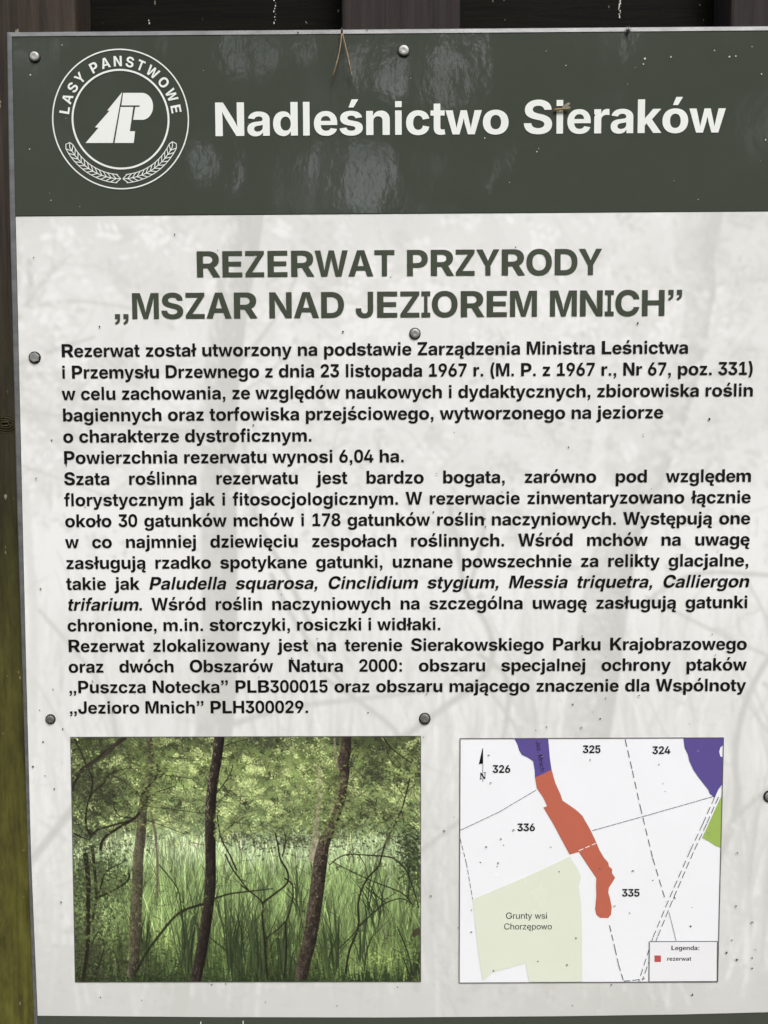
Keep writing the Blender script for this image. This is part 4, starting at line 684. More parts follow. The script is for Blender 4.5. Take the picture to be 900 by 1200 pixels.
# ------------------------------------------------------------------ unseen wood facing the board, laid out for its reflection in the foil
bark = NT('bark'); bark.set(Base_Color=bark.ramp(bark.noise(bark.coords((1, 1, 0.2)), 18, 6, 0.7), [(0.3, (0.05, 0.04, 0.03)), (0.7, (0.16, 0.13, 0.10))]), Roughness=0.9)
lf = NT('tree_leaf'); lf.set(Base_Color=lf.ramp(lf.noise(lf.coords(), 1.3, 4, 0.6), [(0.3, (0.03, 0.06, 0.015)), (0.7, (0.08, 0.12, 0.03))]), Roughness=0.6)
GAPS = [(250, 190, 20, 30), (368, 192, 20, 24), (428, 205, 20, 38), (455, 82, 34, 30), (536, 85, 15, 40), (503, 195, 20, 18), (500, 245, 32, 8), (200, 58, 13, 12), (292, 62, 15, 20), (352, 66, 9, 18), (738, 52, 14, 14), (590, 205, 14, 16)]
GAPS = [(*pl(u, v), ru * 0.00105, rv * 0.0011) for u, v, ru, rv in GAPS]   # leaves left out here so sky patches mirror in the header
def open_sky(p, rr):
    t = DIST / (DIST - p[1]); X, Z = p[0] * t, CAM_Z + (p[2] - CAM_Z) * t
    return any(((X - cx) / rx) ** 2 + ((Z - cz) / rz) ** 2 < rr.uniform(0.6, 1.5) for cx, cz, rx, rz in GAPS)
def tree(x, y, h, rad, seed, label, gaps):
    rr = random.Random(seed); t = tag(empty('broadleaf_tree', (x, y, 0)), label, 'tree', 'unseen trees facing the notice board')
    bm = bmesh.new(); tube(bm, [(0, 0, 0), (0.05, 0, h * .3), (-0.05, 0.04, h * .6), (0, 0, h * .95)], [0.17, 0.14, 0.09, 0.02], 10)
    tips = []
    for k in range(20):
        zz = h * rr.uniform(0.08, 0.85); a = rr.uniform(0, 6.28); L = rad * rr.uniform(0.6, 1.05) * (1 - 0.45 * zz / h)
        e = (math.cos(a) * L, math.sin(a) * L, zz + L * rr.uniform(0.1, 0.5)); tube(bm, [(0, 0, zz), (e[0] * .5, e[1] * .5, (zz + e[2]) / 2 + .1), e], [0.06, 0.04, 0.012], 6)
        tips += [(e[0] * q, e[1] * q, zz + (e[2] - zz) * q) for q in (0.55, 0.8, 1.0)]
    bm_obj('trunk', bm, bark.m, t)
    v, f = [], []
    for c in tips:
        cr = rr.uniform(0.35, 0.6) * rad * 0.55
        for k in range(gaps):
            p = Vector((rr.gauss(0, 1), rr.gauss(0, 1), rr.gauss(0, 0.7))) * cr * 0.6 + Vector(c)
            if open_sky((p.x + x, p.y + y, p.z), rr): continue
            d1 = Vector((rr.gauss(0, 1), rr.gauss(0, 1), rr.gauss(0, .6))).normalized() * rr.uniform(0.05, 0.1); d2 = d1.cross(Vector((rr.gauss(0, 1), rr.gauss(0, 1), rr.gauss(0, 1)))).normalized() * rr.uniform(0.03, 0.06)
            b = len(v); v += [tuple(p - d1), tuple(p + d2), tuple(p + d1), tuple(p - d2)]; f.append((b, b + 1, b + 2, b + 3))
    link_mesh('crown', v, f, lf.m, t)
for k, (x, y, h, r_, g, lab) in enumerate([(-5.2, -8.6, 8.0, 2.3, 380, 'leafy tree at the left end of the front row facing the board'), (-2.3, -9.2, 8.6, 2.2, 380, 'rounded tree of the front row facing the left half of the board'), (0.5, -8.4, 8.0, 2.0, 380, 'leafy tree of the front row facing the middle of the board'),
        (2.9, -8.9, 8.6, 2.4, 380, 'dense tree of the front row facing the right half of the board'), (5.6, -8.2, 8.2, 2.3, 380, 'dense tree at the right end of the front row facing the board'),
        (-7.5, -13.5, 9.5, 3.2, 380, 'wide tree at the left end of the far row'), (-3.6, -14, 9.0, 3.0, 380, 'wide tree of the far row, left of its middle'), (0.2, -14.5, 9.8, 3.1, 380, 'wide tree in the middle of the far row'), (4.2, -13.6, 9.4, 3.3, 380, 'wide tree of the far row, right of its middle'), (1.9, -10.8, 9.2, 2.4, 420, 'tall filler tree just behind the front row, right of the middle'), (8.4, -14, 9.6, 3.2, 380, 'wide tree at the right end of the far row')]):  # tall tree behind the front row added to close a stray sky reflection
    tree(x, y, h, r_, 40 + k, lab, g)

# ------------------------------------------------------------------ timber behind the board
POST_Y = 0.0075
def post(u0, u1, mat, label):
    x0, x1 = pl(u0, 20, POST_Y)[0], pl(u1, 20, POST_Y)[0]
    o = box('timber_post', x0, x1, POST_Y, POST_Y + 0.06, 0.0, 2.32, mat, None, 0.004)
    tag(o, label, 'post', 'timber posts carrying the notice board'); return o
p_left = post(-64, 88, M['post_algae'], 'brown timber post along the left edge, green with algae lower down')
p_mid = post(400.5, 539.5, M['post'], 'brown timber post showing above the middle of the board')
p_right = post(856.5, 1000, M['post'], 'brown timber post showing above the top right corner of the board')
# a knot in the left post, where the brown turns to green
bm = bmesh.new(); kx, kz = pl(6, 497, POST_Y)
for i in range(4):
    r = 0.0035 + 0.0032 * i
    ring = [(kx + math.cos(a) * r * 1.5, POST_Y - 0.0012 + 0.0004 * i, kz + math.sin(a) * r * 0.8 + 0.0006 * math.sin(3 * a + i)) for a in np.linspace(0, 2 * math.pi, 25)]
    tube(bm, ring, [0.0011 - 0.0002 * i] * 25, 6)
bm_obj('knot', bm, wood_mat('knot_wood', (34, 28, 20), (70, 62, 34)), p_left)
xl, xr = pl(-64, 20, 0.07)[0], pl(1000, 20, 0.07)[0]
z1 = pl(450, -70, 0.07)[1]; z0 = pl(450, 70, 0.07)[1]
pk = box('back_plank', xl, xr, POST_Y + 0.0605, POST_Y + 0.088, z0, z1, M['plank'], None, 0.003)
tag(pk, 'nearly black plank running behind the posts above the board, shade in its colour', 'plank')
# pale scratches and a hanging thread of cobweb lint on the plank
def lint(u, v0, v1, n, seed):
    rr = random.Random(seed); sc = MB()
    for k in range(n):
        vv = v0 + (v1 - v0) * k / n; q = pl(u + rr.uniform(-1.2, 1.2), vv, 0.067); r = rr.uniform(0.0004, 0.0012)
        sc.poly([(q[0] + r * math.cos(a) * rr.uniform(0.5, 1), q[1] + 1.7 * r * math.sin(a) * rr.uniform(0.5, 1.1)) for a in np.linspace(0, 2 * math.pi, 9)[:-1]], POST_Y + 0.0595 - 0.00001 * k)
    sc.build('lint_speck', M['dropping'], pk)
lint(322, 0, 30, 9, 1); lint(726, 0, 22, 12, 2); lint(175, 24, 30, 2, 3)

# ------------------------------------------------------------------ the notice board
board = tag(empty('notice_board', (0, 0, 0)), 'large printed nature reserve notice board screwed to timber posts', 'notice board')
OUT_L = [(7.3, 37.5), (10.7, 250), (14.5, 400), (19.5, 600), (26.0, 800), (32, 1000), (39, 1190), (42.5, 1290)]
INN_L = [(14, 43.5), (18, 252.3), (21.4, 400), (26, 600), (30.8, 800), (36, 1000), (43.8, 1190), (47, 1282)]
oL = [pl(*p) for p in OUT_L]; iL = [pl(*p) for p in INN_L]
xc = pl(473, 60)[0]
iR_x = 2 * xc - iL[0][0] - 0.004; oR_x = iR_x + 0.0075
zT_o = pl(450, 33.5)[1]; zT_i = pl(450, 39.4)[1]
zB_i, zB_o = iL[-1][1], oL[-1][1]
oL[0] = (oL[0][0], zT_o); iL[0] = (iL[0][0], zT_i)
outer = oL + [(oR_x, zB_o), (oR_x, zT_o)]
inner = iL + [(iR_x, zB_i), (iR_x, zT_i)]
solid('backing_sheet', outer, 0.0035, 0.0072, M['alu'], board)
# folded rim: slopes from the outer edge up to the print
def rim_x(poly, z):
    P = sorted(poly, key=lambda p: p[1]); return float(np.interp(z, [p[1] for p in P], [p[0] for p in P]))
v, f = [], []
n = len(outer)
for (o_, i_) in zip(outer, inner):
    m1 = [o_[q] * 0.8 + i_[q] * 0.2 for q in (0, 1)]
    v += [(o_[0], 0.0036, o_[1]), (o_[0], 0.0016, o_[1]), (m1[0], 0.0002, m1[1]), (i_[0], -0.0006, i_[1]), (i_[0], 0.0034, i_[1])]
for k in range(n):
    j = (k + 1) % n
    for q in range(4): f.append((5 * k + q, 5 * k + q + 1, 5 * j + q + 1, 5 * j + q))
rim = link_mesh('folded_rim', v, f, M['alu'], board)
bmr = bmesh.new(); bmr.from_mesh(rim.data); bmesh.ops.recalc_face_normals(bmr, faces=bmr.faces); bmr.to_mesh(rim.data); bmr.free()
G = 0.0004                                                  # gap between print and rim
zH = pl(450, 250.2)[1]                                      # lower edge of the green header
lefts = lambda z: rim_x(iL, z) + G
header = MB(); header.poly([(lefts(zT_i), zT_i - G), (lefts(zH), zH), (iR_x - G, zH), (iR_x - G, zT_i - G)], 0.0)
header = header.build('header_band', M['green'], board)
# the white sheet with its faded print of the forest
W_, H_ = 470, 490
FOOT = [(18, 1190.3), (250, 1192.2), (450, 1192.6), (650, 1191.2), (800, 1189), (935, 1185.5)]
foot_z = lambda x: float(np.interp(x, [pl(*p)[0] for p in FOOT], [pl(*p)[1] for p in FOOT]))
XZ = np.zeros((H_, W_, 2)); top = zH - 0.0006
xs0 = np.linspace(0, 1, W_)
for r in range(H_):
    q = r / (H_ - 1)
    zmid = top + (foot_z(xc) - top) * q
    xa = lefts(zmid); xx = xa + (iR_x - G - xa) * xs0
    XZ[r, :, 0] = xx
    XZ[r, :, 1] = [top + (foot_z(x) + 0.0003 - top) * q for x in xx] if q > 0.9 else zmid
    if q > 0.9:
        w = (q - 0.9) / 0.1; XZ[r, :, 1] = zmid * (1 - w) + XZ[r, :, 1] * w
pic = lambda x, y: (83 + (x + 331) / 1479 * 410, 880 + (y - 250) / 3.4)
ua, va = pic(18, 250); ub, vb = pic(932, 1190)
wm = paint_forest(ua, va, ub, vb, W_, H_, 0.55)
lum = blur(wm, 2).mean(2) / 255.0
l0, l1 = np.percentile(lum, 3), np.percentile(lum, 96); lum = np.clip((lum - l0) / (l1 - l0), 0, 1)
t_ = np.clip(lum, 0, 1)[..., None]
SHEET_LO, SHEET_HI = np.array((203, 203, 199.0)), np.array((233, 233, 231.0))
sheet_rgb = SHEET_LO + (SHEET_HI - SHEET_LO) * t_ ** 0.75
sheet = ink_grid('white_print', XZ, sheet_rgb, 0.0, M['sheet_print'], board)
# dark hairline where the sheet meets the header, dark footer band
hl = MB(); hl.strip([(lefts(zH), zH - 0.0002), (iR_x - G, zH - 0.0002)], 0.0011, -0.0002); hl.build('print_seam', print_mat('seam', (40, 44, 38), wave=False), header)
ft = MB(); xs_ = np.linspace(lefts(foot_z(pl(44, 1190)[0])), iR_x - G, 30)
ft.poly([(x, foot_z(x) - 0.0003) for x in xs_] + [(iR_x - G, zB_i + G), (lefts(zB_i) , zB_i + G)], 0.0)
footer = ft.build('footer_band', M['green'], board)
for (u, v_) in ((235.5, 1198.5), (285, 1197.5)):
    x, z = pl(u, v_); h = 0.0048; tk = MB()
    tk.poly([(x - .0006, z + .002), (x - .0006, z - h), (x + .0006, z - h), (x + .0006, z + .002)], Y_INK)
    tk.build('letter_tip', M['white_ink'], footer)

# --- header writing
def zline(u0, v0, u1, v1): a, b = pl(u0, v0), pl(u1, v1); z = (a[1] + b[1]) / 2; return (a[0], z), (b[0], z)
px = (pl(800, 430)[0] - pl(100, 430)[0]) / 700               # one photograph pixel on the board, in metres
a, b = zline(250.2, 159.6, 849.6, 155.6)
set_line('title_lettering', 'Nadleśnictwo Sieraków', a, b, 53.5 * px * 0.985, M['white_ink'], header, squeeze=True)
# --- round emblem
ec = pl(141.4, 140.1); er = abs(pl(221.8, 140)[0] - pl(61.1, 140)[0]) / 2; e1 = er / 80.3
def ring(name, r, w):
    v, f = [], []; N = 128
    for k in range(N):
        c, s = math.cos(2 * math.pi * k / N), math.sin(2 * math.pi * k / N)
        for rr in (r - w / 2, r + w / 2): v.append((ec[0] + c * rr * e1, Y_INK, ec[1] + s * rr * e1))
    for k in range(N): j = (k + 1) % N; f.append((2 * k, 2 * k + 1, 2 * j + 1, 2 * j))
    return link_mesh(name, v, [q[::-1] for q in f], M['white_ink'], header)
ring('emblem_ring', 79.4, 1.5); ring('emblem_ring', 56.2, 2.2)
v, f = [], []
txt = 'LASY PANSTWOWE'; sz = 16.4; rb = 60.2
tot = BOLD.width(txt) * sz; arc = R(170.5) * rb; gap = (arc - tot) / (len(txt) - 1); s = 0.0
for ch in txt:
    w = BOLD.g[ch][0] / 1000 * sz
    th = R(175.3) - (s + w / 2) / rb
    up = (math.cos(th), math.sin(th)); al = (up[1], -up[0])
    if ch != ' ':
        org = (ec[0] + (up[0] * rb - al[0] * w / 2 * 0.92) * e1, ec[1] + (up[1] * rb - al[1] * w / 2 * 0.92) * e1)
        put_glyph(v, f, BOLD, ch, org, (al[0] * 0.92, al[1] * 0.92), up, sz * e1, Y_INK)
    s += w + gap
link_mesh('emblem_lettering', v, f, M['white_ink'], header)
E = lambda x, y: pl(40 + x / 4.5, 50 + y / 4.5)
tr = MB()
tr.poly([E(*p) for p in [(465, 262), (386, 359), (399, 359), (322, 447), (340, 450), (272, 530), (416, 530)]], Y_INK)
tr.build('emblem_spruce', M['white_ink'], header)
arcp = [(570 + 58 * math.sin(q), 337 - 71 * math.cos(q)) for q in np.linspace(0, math.pi, 24)]
tr = MB()
tr.poly([E(*p) for p in [(470, 266)] + arcp + [(523, 408), (534, 340), (557, 340), (557, 332), (461, 332)]], Y_INK)
tr.poly([E(*p) for p in [(457, 340), (524, 340), (505, 468), (533, 468), (526, 530), (425, 530)]], Y_INK)
tr.build('emblem_letters', M['white_ink'], header)
def polar(r, deg): return (ec[0] + r * e1 * math.cos(R(deg)), ec[1] + r * e1 * math.sin(R(deg)))
for sgn in (-1, 1):
    wr = MB(); N = 13; lw = 0.00098
    ang = lambda k: 270 + sgn * (1.0 + k / N * 62.0)
    for r in (63.2, 72.8):
        wr.strip([polar(r, ang(k)) for k in np.linspace(0.7, N, 30)], lw, Y_INK)
    wr.strip([polar(68, ang(k)) for k in np.linspace(0, N - 0.1, 30)], lw, Y_INK - 3e-5)
    for k in range(N):
        for r in (63.2, 72.8): wr.strip([polar(68, ang(k)), polar(r, ang(k + 1.0))], lw, Y_INK - (6e-5 if r > 68 else 9e-5))
    wr.strip([polar(63.2, ang(N)), polar(65.5, ang(N + 0.75)), polar(70.5, ang(N + 0.75)), polar(72.8, ang(N))], lw, Y_INK - 1.2e-4)
    wr.strip([polar(68, ang(N - 0.1)), polar(65.5, ang(N + 0.75))], lw, Y_INK - 1.4e-4)
    wr.build('emblem_wreath', M['white_ink'], header)

# --- headings and paragraphs of the white sheet
a, b = zline(228.6, 324.2, 705.6, 322.9)
set_line('heading_line', 'REZERWAT PRZYRODY', a, b, 41.6 * px, M['grey_green_ink'], sheet, squeeze=True)
a, b = zline(132.6, 372.7, 801.5, 371.3)
set_line('heading_line', '„MSZAR NAD JEZIOREM MNICH”', a, b, 41.6 * px, M['grey_green_ink'], sheet, squeeze=True)
J = True
LINES = [('Rezerwat został utworzony na podstawie Zarządzenia Ministra Leśnictwa', 807), ('i Przemysłu Drzewnego z dnia 23 listopada 1967 r. (M. P. z 1967 r., Nr 67, poz. 331)', 883),
         ('w celu zachowania, ze względów naukowych i dydaktycznych, zbiorowiska roślin', 883), ('bagiennych oraz torfowiska przejściowego, wytworzonego na jeziorze', 777.5), ('o charakterze dystroficznym.', 366.5), ('Powierzchnia rezerwatu wynosi 6,04 ha.', 474.5),
         ('Szata roślinna rezerwatu jest bardzo bogata, zarówno pod względem', J), ('florystycznym jak i fitosocjologicznym. W rezerwacie zinwentaryzowano łącznie', J), ('około 30 gatunków mchów i 178 gatunków roślin naczyniowych. Występują one', J),
         ('w co najmniej dziewięciu zespołach roślinnych. Wśród mchów na uwagę', J), ('zasługują rzadko spotykane gatunki, uznane powszechnie za relikty glacjalne,', J), ('takie jak Paludella squarosa, Cinclidium stygium, Messia triquetra, Calliergon', J),
         ('trifarium. Wśród roślin naczyniowych na szczególna uwagę zasługują gatunki', J), ('chronione, m.in. storczyki, rosiczki i widłaki.', 517.5), ('Rezerwat zlokalizowany jest na terenie Sierakowskiego Parku Krajobrazowego', J),
         ('oraz dwóch Obszarów Natura 2000: obszaru specjalnej ochrony ptaków', J), ('„Puszcza Notecka” PLB300015 oraz obszaru mającego znaczenie dla Wspólnoty', J), ('„Jezioro Mnich” PLH300029.', 362.5)]
zA = (pl(73, 417.3)[1] + pl(806, 415.6)[1]) / 2; zZ = pl(200, 835.8)[1]
xA, xZ = pl(71.4, 417)[0], pl(81.2, 836)[0]; xR0, xR1 = pl(880.6, 567)[0], pl(874.8, 787)[0]
for k, (t, end) in enumerate(LINES):
    q = k / 17; z = zA + (zZ - zA) * q; x0 = xA + (xZ - xA) * q
    vline = 417 + 419 * q
    x1 = (xR0 + (xR1 - xR0) * (k - 6) / 9) if end is J else pl(end, vline)[0]
    it = ()
    if t.startswith('takie'): it = ((10, len(t)),)
    if t.startswith('trif'): it = ((0, 9),)
    set_line('text_line', t, (x0, z), (x1, z), 21.1 * px, M['black_ink'], sheet, justify=end is J, squeeze=end is not J, italic=it)

# --- the forest photograph
GW, GH = 600, 420
c4 = [pl(82.8, 863.3), pl(493.0, 862.9), pl(493.0, 1150.0), pl(88.4, 1150.7)]
zt, zb = (c4[0][1] + c4[1][1]) / 2, (c4[2][1] + c4[3][1]) / 2; xl_, xr_ = (c4[0][0] + c4[3][0]) / 2, (c4[1][0] + c4[2][0]) / 2
fr = np.zeros((GH, GW, 2))
for r in range(GH):
    q = r / (GH - 1); a0 = c4[0][0] + (c4[3][0] - c4[0][0]) * q; a1 = c4[1][0] + (c4[2][0] - c4[1][0]) * q
    fr[r, :, 0] = np.linspace(a0, a1, GW); fr[r, :, 1] = zt + (zb - zt) * q
ph = paint_forest(82.8, 863, 493, 1150.5, GW, GH)
photo = ink_grid('forest_photograph', fr, np.clip(ph * 1.0 + 4, 0, 255), -0.0005, M['photo_print'], board)
ol = MB(); ring_ = [c4[0], c4[1], c4[2], c4[3], c4[0]]
ol.strip([(p[0], (zt if i in (0, 1, 4) else zb)) for i, p in enumerate(ring_)], 0.0009, -0.0007); ol.build('picture_outline', M['line'], photo)

# --- the map
Q = lambda x, y: pl(530 + x / 2.727, 855 + y / 2.727)
mp = MB(); mp.poly([Q(25, 28), Q(866, 25), Q(847, 804), Q(22, 808)], -0.0005)
pmap = mp.build('map_print', M['map_paper'], board)
def mpoly(name, pts, mat, y=-0.0009): m = MB(); m.poly([Q(*p) for p in pts], y); return m.build(name, M[mat], pmap)
mpoly('lake_area', [(198, 28), (306, 27), (309, 60), (312, 95), (317, 127), (292, 140), (264, 152), (263, 130), (258, 100), (240, 88), (222, 80), (213, 64), (208, 46)], 'purple')
mpoly('lake_area', [(738, 26), (866, 25), (864, 50), (856, 56), (852, 70), (856, 84), (863, 88), (861, 175), (850, 190), (838, 216), (822, 204), (818, 192), (802, 172), (785, 150), (770, 128), (757, 100), (752, 78), (742, 58)], 'purple')
mpoly('reserve_area', [(264, 152), (292, 140), (317, 127), (326, 160), (330, 172), (345, 205), (352, 226), (376, 242), (398, 258), (415, 274), (424, 290), (438, 314), (448, 334), (459, 358), (470, 384), (484, 408), (498, 424), (500, 436), (510, 444), (510, 458), (520, 472), (512, 486), (500, 504), (498, 520), (504, 540), (509, 566), (507, 590), (498, 601), (472, 600), (460, 590), (456, 572), (460, 530), (459, 500), (460, 474), (444, 450), (424, 420), (404, 390), (375, 398), (352, 356), (325, 305), (291, 248), (303, 243), (290, 216), (270, 186)], 'red')
mpoly('meadow_area', [(65, 541), (130, 514), (250, 462), (375, 404), (398, 440), (412, 470), (404, 500), (412, 560), (414, 640), (415, 804), (245, 805), (234, 744), (190, 758), (128, 774), (98, 802), (92, 770), (80, 690), (72, 610)], 'pale_green')
mpoly('field_area', [(861, 208), (857, 376), (840, 370), (820, 356), (798, 345), (815, 308), (836, 262)], 'lime')
def D(pts, w, on, off, y):
    dl = MB(); dl.dashes([Q(*p) for p in pts], w * px, y, on * px, off * px); dl.build('boundary_line', M['line'], pmap)
D([(552, 30), (575, 130), (600, 245), (640, 410), (682, 548)], 0.95, 9, 5, -0.00094)
D([(25, 321), (150, 262), (268, 192)], 0.7, 6, 0.6, -0.00096)
D([(446, 322), (640, 268), (836, 212)], 0.7, 7, 0.7, -0.00098)
D([(25, 348), (45, 425), (65, 541)], 0.7, 6, 2.6, -0.00100)
D([(838, 214), (800, 300), (760, 385), (690, 545), (640, 665), (595, 804)], 0.9, 9, 4.5, -0.00102)
D([(850, 214), (812, 300), (770, 390), (703, 545), (655, 662), (607, 800)], 0.9, 9, 4, -0.00104)
D([(692, 582), (715, 674)], 0.5, 30, 0.1, -0.00106)
D([(502, 624), (520, 700), (531, 750), (547, 802), (575, 800), (615, 794)], 0.9, 8, 4, -0.00108)
wl = MB(); wl.dashes([Q(404, 386), Q(459, 362)], 0.9 * px, -0.00096, 6 * px, 2.5 * px); wl.build('crossing_line', M['map_paper'], pmap)
def mtext(name, t, x, y, s, font=None, mat='black_ink', yy=-0.00112):
    a = Q(x, y); font = font or BOLD
    return set_line(name, t, a, (a[0] + font.width(t) * s * px, a[1]), s * px, M[mat], pmap, font, yy)
for t, x, y in (('325', 416, 74), ('324', 638, 77), ('326', 128, 137), ('336', 207, 323), ('335', 541, 532)): mtext('parcel_number', t, x, y, 13.2)
mtext('village_label', 'Grunty wsi', 170, 603, 10.8, REGULAR); mtext('village_label', 'Chorzępowo', 164, 637, 10.5, REGULAR)
a = Q(266, 36); b = Q(282, 135); set_line('lake_label', 'Jez. Mnich', a, b, 7.7 * px, M['black_ink'], pmap, REGULAR, -0.00100, squeeze=True)
bo = MB(); bo.strip([Q(25, 28), Q(866, 25), Q(847, 804), Q(22, 808), Q(25, 28)], 0.0011, -0.00114); bo.build('map_border', M['line'], pmap)
na = MB(); na.poly([Q(97, 57), Q(85, 109), Q(98, 108)], -0.00100); na.strip([Q(97.5, 60), Q(97.5, 166)], 0.5 * px, -0.00102)
for P in ([(88, 137), (93, 137), (106, 156), (101, 156)], [(90, 137), (92.3, 137), (92.3, 156), (90, 156)], [(103.5, 137), (105.5, 137), (105.5, 156), (103.5, 156)], [(87, 156), (95, 156), (95, 157.5), (87, 157.5)], [(100.5, 135.5), (108.5, 135.5), (108.5, 137), (100.5, 137)]):
    na.poly([Q(*p) for p in P], -0.00103 - 1e-6 * len(na.f))
na.build('north_arrow', M['black_ink'], pmap)
mpoly('legend_panel', [(629, 676), (846, 675), (845, 803), (628, 804)], 'label_paper', -0.00118)
lb = MB(); lb.strip([Q(629, 676), Q(846, 675), Q(845, 803), Q(628, 804), Q(629, 676)], 0.0011, -0.00122); lb.build('legend_border', M['line'], pmap)
mpoly('legend_swatch', [(645, 720), (666, 720), (666, 741), (645, 741)], 'legend_red', -0.00121)
mtext('legend_lettering', 'Legenda:', 698, 703, 7.9, None, 'black_ink', -0.00121); mtext('legend_lettering', 'rezerwat', 685, 737, 7.3, None, 'black_ink', -0.00121)

# --- screws through the board
def screw(u, v, d, mat, hexa=False, tilt=0.0, proud=0.0034):
    x, z = pl(u, v); r = d * px / 2; bm = bmesh.new(); N = 6 if hexa else 32
    prof = [(r * 1.0, 0.0), (r * 1.0, -proud * 0.55), (r * 0.93, -proud * 0.8), (r * 0.8, -proud * 0.95), (r * 0.5, -proud), (r * 0.34, -proud * 0.99), (r * 0.26, -proud * 0.92), (0.0, -proud * 0.9)]
    if hexa: prof = [(r * 1.05, 0.0), (r * 1.05, -proud * 0.75), (r * 0.94, -proud), (r * 0.4, -proud * 0.97), (0.0, -proud * 0.95)]
    rings = [[bm.verts.new((rr * math.cos(2 * math.pi * k / N + tilt), yy, rr * math.sin(2 * math.pi * k / N + tilt))) for k in range(N)] for rr, yy in prof[:-1]]
    c = bm.verts.new((0, prof[-1][1], 0))
    for a_, b_ in zip(rings, rings[1:]):
        for k in range(N): bm.faces.new((a_[k], a_[(k + 1) % N], b_[(k + 1) % N], b_[k]))
    for k in range(N): bm.faces.new((rings[-1][k], rings[-1][(k + 1) % N], c))
    o = bm_obj('screw', bm, mat, board, False); o.location = (x, 0.0, z)
    if not hexa:
        for p in o.data.polygons: p.use_smooth = len(p.vertices) == 4 and abs(p.normal.y) > 0.3
    o.rotation_euler = (R(tilt * 6), 0, R(tilt * 5))
    bw = bmesh.new()                                        # washer under the head, made wide and black to draw its dark outline
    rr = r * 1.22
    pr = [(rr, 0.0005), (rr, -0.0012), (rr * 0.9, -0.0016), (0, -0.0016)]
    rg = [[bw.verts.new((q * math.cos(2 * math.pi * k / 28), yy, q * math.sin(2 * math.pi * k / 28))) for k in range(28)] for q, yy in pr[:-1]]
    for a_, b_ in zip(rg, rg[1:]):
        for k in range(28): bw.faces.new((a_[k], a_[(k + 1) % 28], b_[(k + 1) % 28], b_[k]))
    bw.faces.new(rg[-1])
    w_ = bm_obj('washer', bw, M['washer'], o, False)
    return o
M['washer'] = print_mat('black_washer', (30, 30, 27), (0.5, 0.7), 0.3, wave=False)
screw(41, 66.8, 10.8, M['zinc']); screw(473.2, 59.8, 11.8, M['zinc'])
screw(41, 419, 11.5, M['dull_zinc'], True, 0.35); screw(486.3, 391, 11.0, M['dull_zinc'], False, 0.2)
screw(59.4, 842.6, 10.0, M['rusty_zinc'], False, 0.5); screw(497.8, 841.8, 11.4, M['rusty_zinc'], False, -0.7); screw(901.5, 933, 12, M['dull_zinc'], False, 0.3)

# --- weather marks: fly specks, pale droppings, rain drops
rs_ = random.Random(21)
dk = MB(); wt = MB()
def blot(m, u, v, r, y): 
    x, z = pl(u, v); m.poly([(x + math.cos(a) * r * px * rs_.uniform(0.7, 1.15), z + math.sin(a) * r * px * rs_.uniform(0.7, 1.2)) for a in np.linspace(0, 2 * math.pi, 10)[:-1]], y)
spots = [(851, 1116, 1.5), (863, 1124, 1.3), (881, 1122, 1.0), (881, 1134, 1.0), (811, 1165, 1.2), (750, 1150, .8), (578, 1137, 1.0), (630, 1126, .9), (655, 1021, .9), (590, 990, .7), (809, 1085, 1.1), (831, 491, 1.6), (666, 524, .9), (205, 275, .9), (40, 302, .8), (117, 383, 1.1), (402, 389, 1.3), (747, 379, 1.2), (604, 290, .9), (568, 608, 1.2), (508, 600, 1.1), (569, 617, .9), (78, 545, 1.1), (100, 594, .8), (61, 516, 1.0), (343, 774, 1.6), (342, 771, 1.0), (48, 690, 1.0), (47, 832, .9), (74, 854, 1.0), (51, 869, 1.1), (39, 898, 1.3), (64, 924, 1.1), (682, 745, .8), (834, 743, .8), (703, 842, 1.0), (671, 825, 1.0), (770, 800, .9), (297, 498, 1.0), (118, 1168, .9), (230, 1118, .7), (395, 1178, .8), (563, 1010, .8), (735, 37.5, 1.0), (430.5, 34.2, 1.2), (349.5, 38.6, 1.0), (696, 135.5, 1.2), (705, 152, .9), (716, 137, .8), (447, 566, .8), (120, 530, .7), (640, 555, .9)]
for k, (u, v, r) in enumerate(spots): blot(dk, u, v, r, -0.00130 - 1e-6 * k)
for k in range(16): blot(dk, rs_.uniform(30, 895), rs_.uniform(256, 1185), rs_.uniform(0.35, 0.75), -0.00136 - 1e-6 * k)
tag(dk.build('fly_speck', M['dirt'], board), kind='stuff')
wsp = [(755.5, 69, 1.3), (753.8, 75.5, .9), (786, 67, 1.0), (837, 59.5, .9), (854.5, 66.8, 1.1), (862, 66, .9), (892, 87, .9), (897, 164, 1.0), (35, 175, .8), (73, 53, .7), (663, 77, .7), (629, 178, .9), (568, 162, .8), (36, 88, 1.0), (640, 60, .5), (818, 234, .6), (881, 55, .6), (60, 235, .6)]
for k, (u, v, r) in enumerate(wsp): blot(wt, u, v, r, -0.00080 - 1e-6 * k)
for k in range(16): blot(wt, rs_.uniform(20, 895), rs_.uniform(48, 248), rs_.uniform(0.25, 0.5), -0.00084 - 1e-6 * k)
tag(wt.build('pale_dropping', M['dropping'], board), kind='stuff')
dm = NT('water_drop'); dm.set(Base_Color=(0.95, 0.96, 0.96), Roughness=0.05, IOR=1.33, Transmission_Weight=1.0)
bm = bmesh.new()
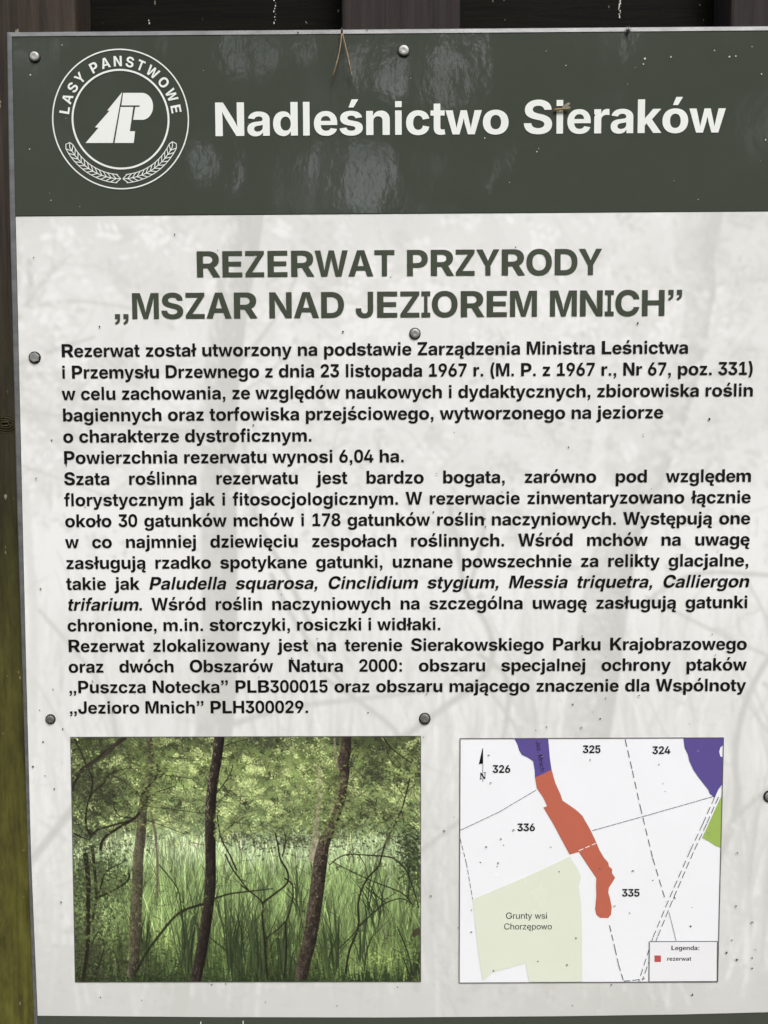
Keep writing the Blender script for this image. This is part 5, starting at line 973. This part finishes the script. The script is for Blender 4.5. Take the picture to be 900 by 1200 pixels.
for k in range(80):
    q = rs_.random()
    u, v = (rs_.uniform(500, 895), rs_.uniform(760, 1185)) if q < 0.62 else (rs_.uniform(35, 520), rs_.uniform(780, 1185)) if q < 0.85 else (rs_.uniform(40, 890), rs_.uniform(300, 760))
    if 750 < u < 850 and v > 1095: continue
    x, z = pl(u, v); r = rs_.uniform(0.6, 1.5) * px; N = 14; el = rs_.uniform(1.0, 1.35)
    rg = [[bm.verts.new((x + rr * r * math.cos(2 * math.pi * j / N), yy * r - 0.00126, z + el * rr * r * math.sin(2 * math.pi * j / N))) for j in range(N)] for rr, yy in ((1, 0), (0.88, -0.1), (0.62, -0.19), (0.3, -0.23))]
    for a_, b_ in zip(rg, rg[1:]):
        for j in range(N): bm.faces.new((a_[j], a_[(j + 1) % N], b_[(j + 1) % N], b_[j]))
    bm.faces.new(rg[-1]); bm.faces.new(rg[0][::-1])
tag(bm_obj('rain_drop', bm, dm.m, board), kind='stuff')

# ------------------------------------------------------------------ small things on the board
nm = NT('dry_needle'); nf = nm.noise(nm.coords(), 90, 3, 0.6)
nm.set(Base_Color=nm.ramp(nf, [(0.3, lin((96, 76, 50))), (0.7, lin((156, 134, 98)))]), Roughness=0.55)
needle = tag(empty('pine_needle', (pl(401, 40)[0], -0.004, pl(401, 40)[1])), 'dry brown pair of pine needles hanging from the top rim of the board', 'pine needle')
def leafneedle(tip, bend):
    o = needle.location; t = pl(*tip); bm = bmesh.new(); P = []
    for k in range(13):
        q = k / 12; P.append(((t[0] - o.x) * q + bend * math.sin(q * math.pi), -0.0015 - 0.003 * math.sin(q * 2.2), (t[1] - o.z) * q))
    tube(bm, P, [0.0008] + [0.0009] * 10 + [0.0007, 0.0003], 7); bm_obj('needle', bm, nm.m, needle)
leafneedle((389.8, 95), 0.0022); leafneedle((413.2, 95.5), 0.0004)
bm = bmesh.new(); tube(bm, [(-0.0003, -0.001, 0.0045), (0, -0.0015, 0.001), (0, -0.0016, -0.006)], [0.0011, 0.0014, 0.0010], 8)
bm_obj('sheath', bm, print_mat('needle_sheath', (60, 44, 32), (0.6, 0.8), 0.3, wave=False), needle)

ins = tag(empty('winged_insect', (pl(656, 129.5)[0], -0.0022, pl(656, 129.5)[1])), 'tiny pale brown winged insect sitting on the white title lettering', 'insect')
bm = bmesh.new(); tube(bm, [(-0.0085, 0, -0.0004), (-0.006, -0.0004, 0.0002), (-0.002, -0.0006, 0), (0.002, -0.0008, 0.0002), (0.0045, -0.0008, 0.0006), (0.0062, -0.0006, 0.0005), (0.0072, -0.0005, 0.0003)], [0.0004, 0.0011, 0.0014, 0.0012, 0.0014, 0.0011, 0.0005], 10)
ib = bm_obj('body', bm, print_mat('insect_body', (150, 118, 70), (0.4, 0.6), 0.4, wave=False), ins)
bm = bmesh.new()
for sx in (-0.005, -0.001, 0.003):
    for sz_ in (-1, 1): tube(bm, [(sx, -0.0006, 0), (sx - 0.001, -0.0014, sz_ * 0.0022), (sx - 0.002, 0.0012, sz_ * 0.0042)], [0.00025, 0.0002, 0.00015], 5)
bm_obj('legs', bm, print_mat('insect_leg', (92, 72, 46), (0.5, 0.7), 0.3, wave=False), ins)
wm_ = NT('insect_wing'); wm_.set(Base_Color=(0.5, 0.46, 0.36), Roughness=0.25, Transmission_Weight=0.55, IOR=1.1)
for a_, L in ((0.55, 0.0125), (0.12, 0.0115)):
    P = [(0.001 + L * t_ * math.cos(a_) - w_ * math.sin(a_), L * t_ * math.sin(a_) + w_ * math.cos(a_)) for t_, w_ in ((0, 0), (.2, .0011), (.5, .0019), (.8, .0019), (1, .0006), (.95, -.0007), (.7, -.0014), (.3, -.001))]
    solid('wing', [(p[0], p[1] + 0.0005) for p in P], -0.0017 - a_ * 0.001, -0.0016 - a_ * 0.001, wm_.m, ins)

sp = tag(empty('debris_clump', (pl(735.2, 37)[0], -0.003, pl(735.2, 37)[1])), 'tiny dried dark spider stuck under the top rim of the board', 'debris')  # dark debris of unclear kind, given a lump and legs
bm = bmesh.new(); bmesh.ops.create_icosphere(bm, subdivisions=2, radius=1.0)
for q in bm.verts: q.co = Vector((q.co.x * 0.0026, q.co.y * 0.0016, q.co.z * 0.0022 - 0.001)) * (1 + 0.12 * math.sin(9 * q.co.x + 5 * q.co.z))
sm = print_mat('debris_body', (24, 22, 20), (0.6, 0.8), 0.3, wave=False)
bm_obj('lump', bm, sm, sp)
bm = bmesh.new()
for k in range(8):
    a_ = R(20 + 40 * k + rs_.uniform(-8, 8)); L = rs_.uniform(0.004, 0.0065)
    tube(bm, [(0, 0, 0), (math.cos(a_) * L * 0.5, -0.0018, math.sin(a_) * L * 0.5), (math.cos(a_) * L, 0.0015, math.sin(a_) * L)], [0.00035, 0.0003, 0.00018], 5)
bm_obj('legs', bm, print_mat('debris_leg', (120, 112, 98), (0.5, 0.7), 0.3, wave=False), sp)
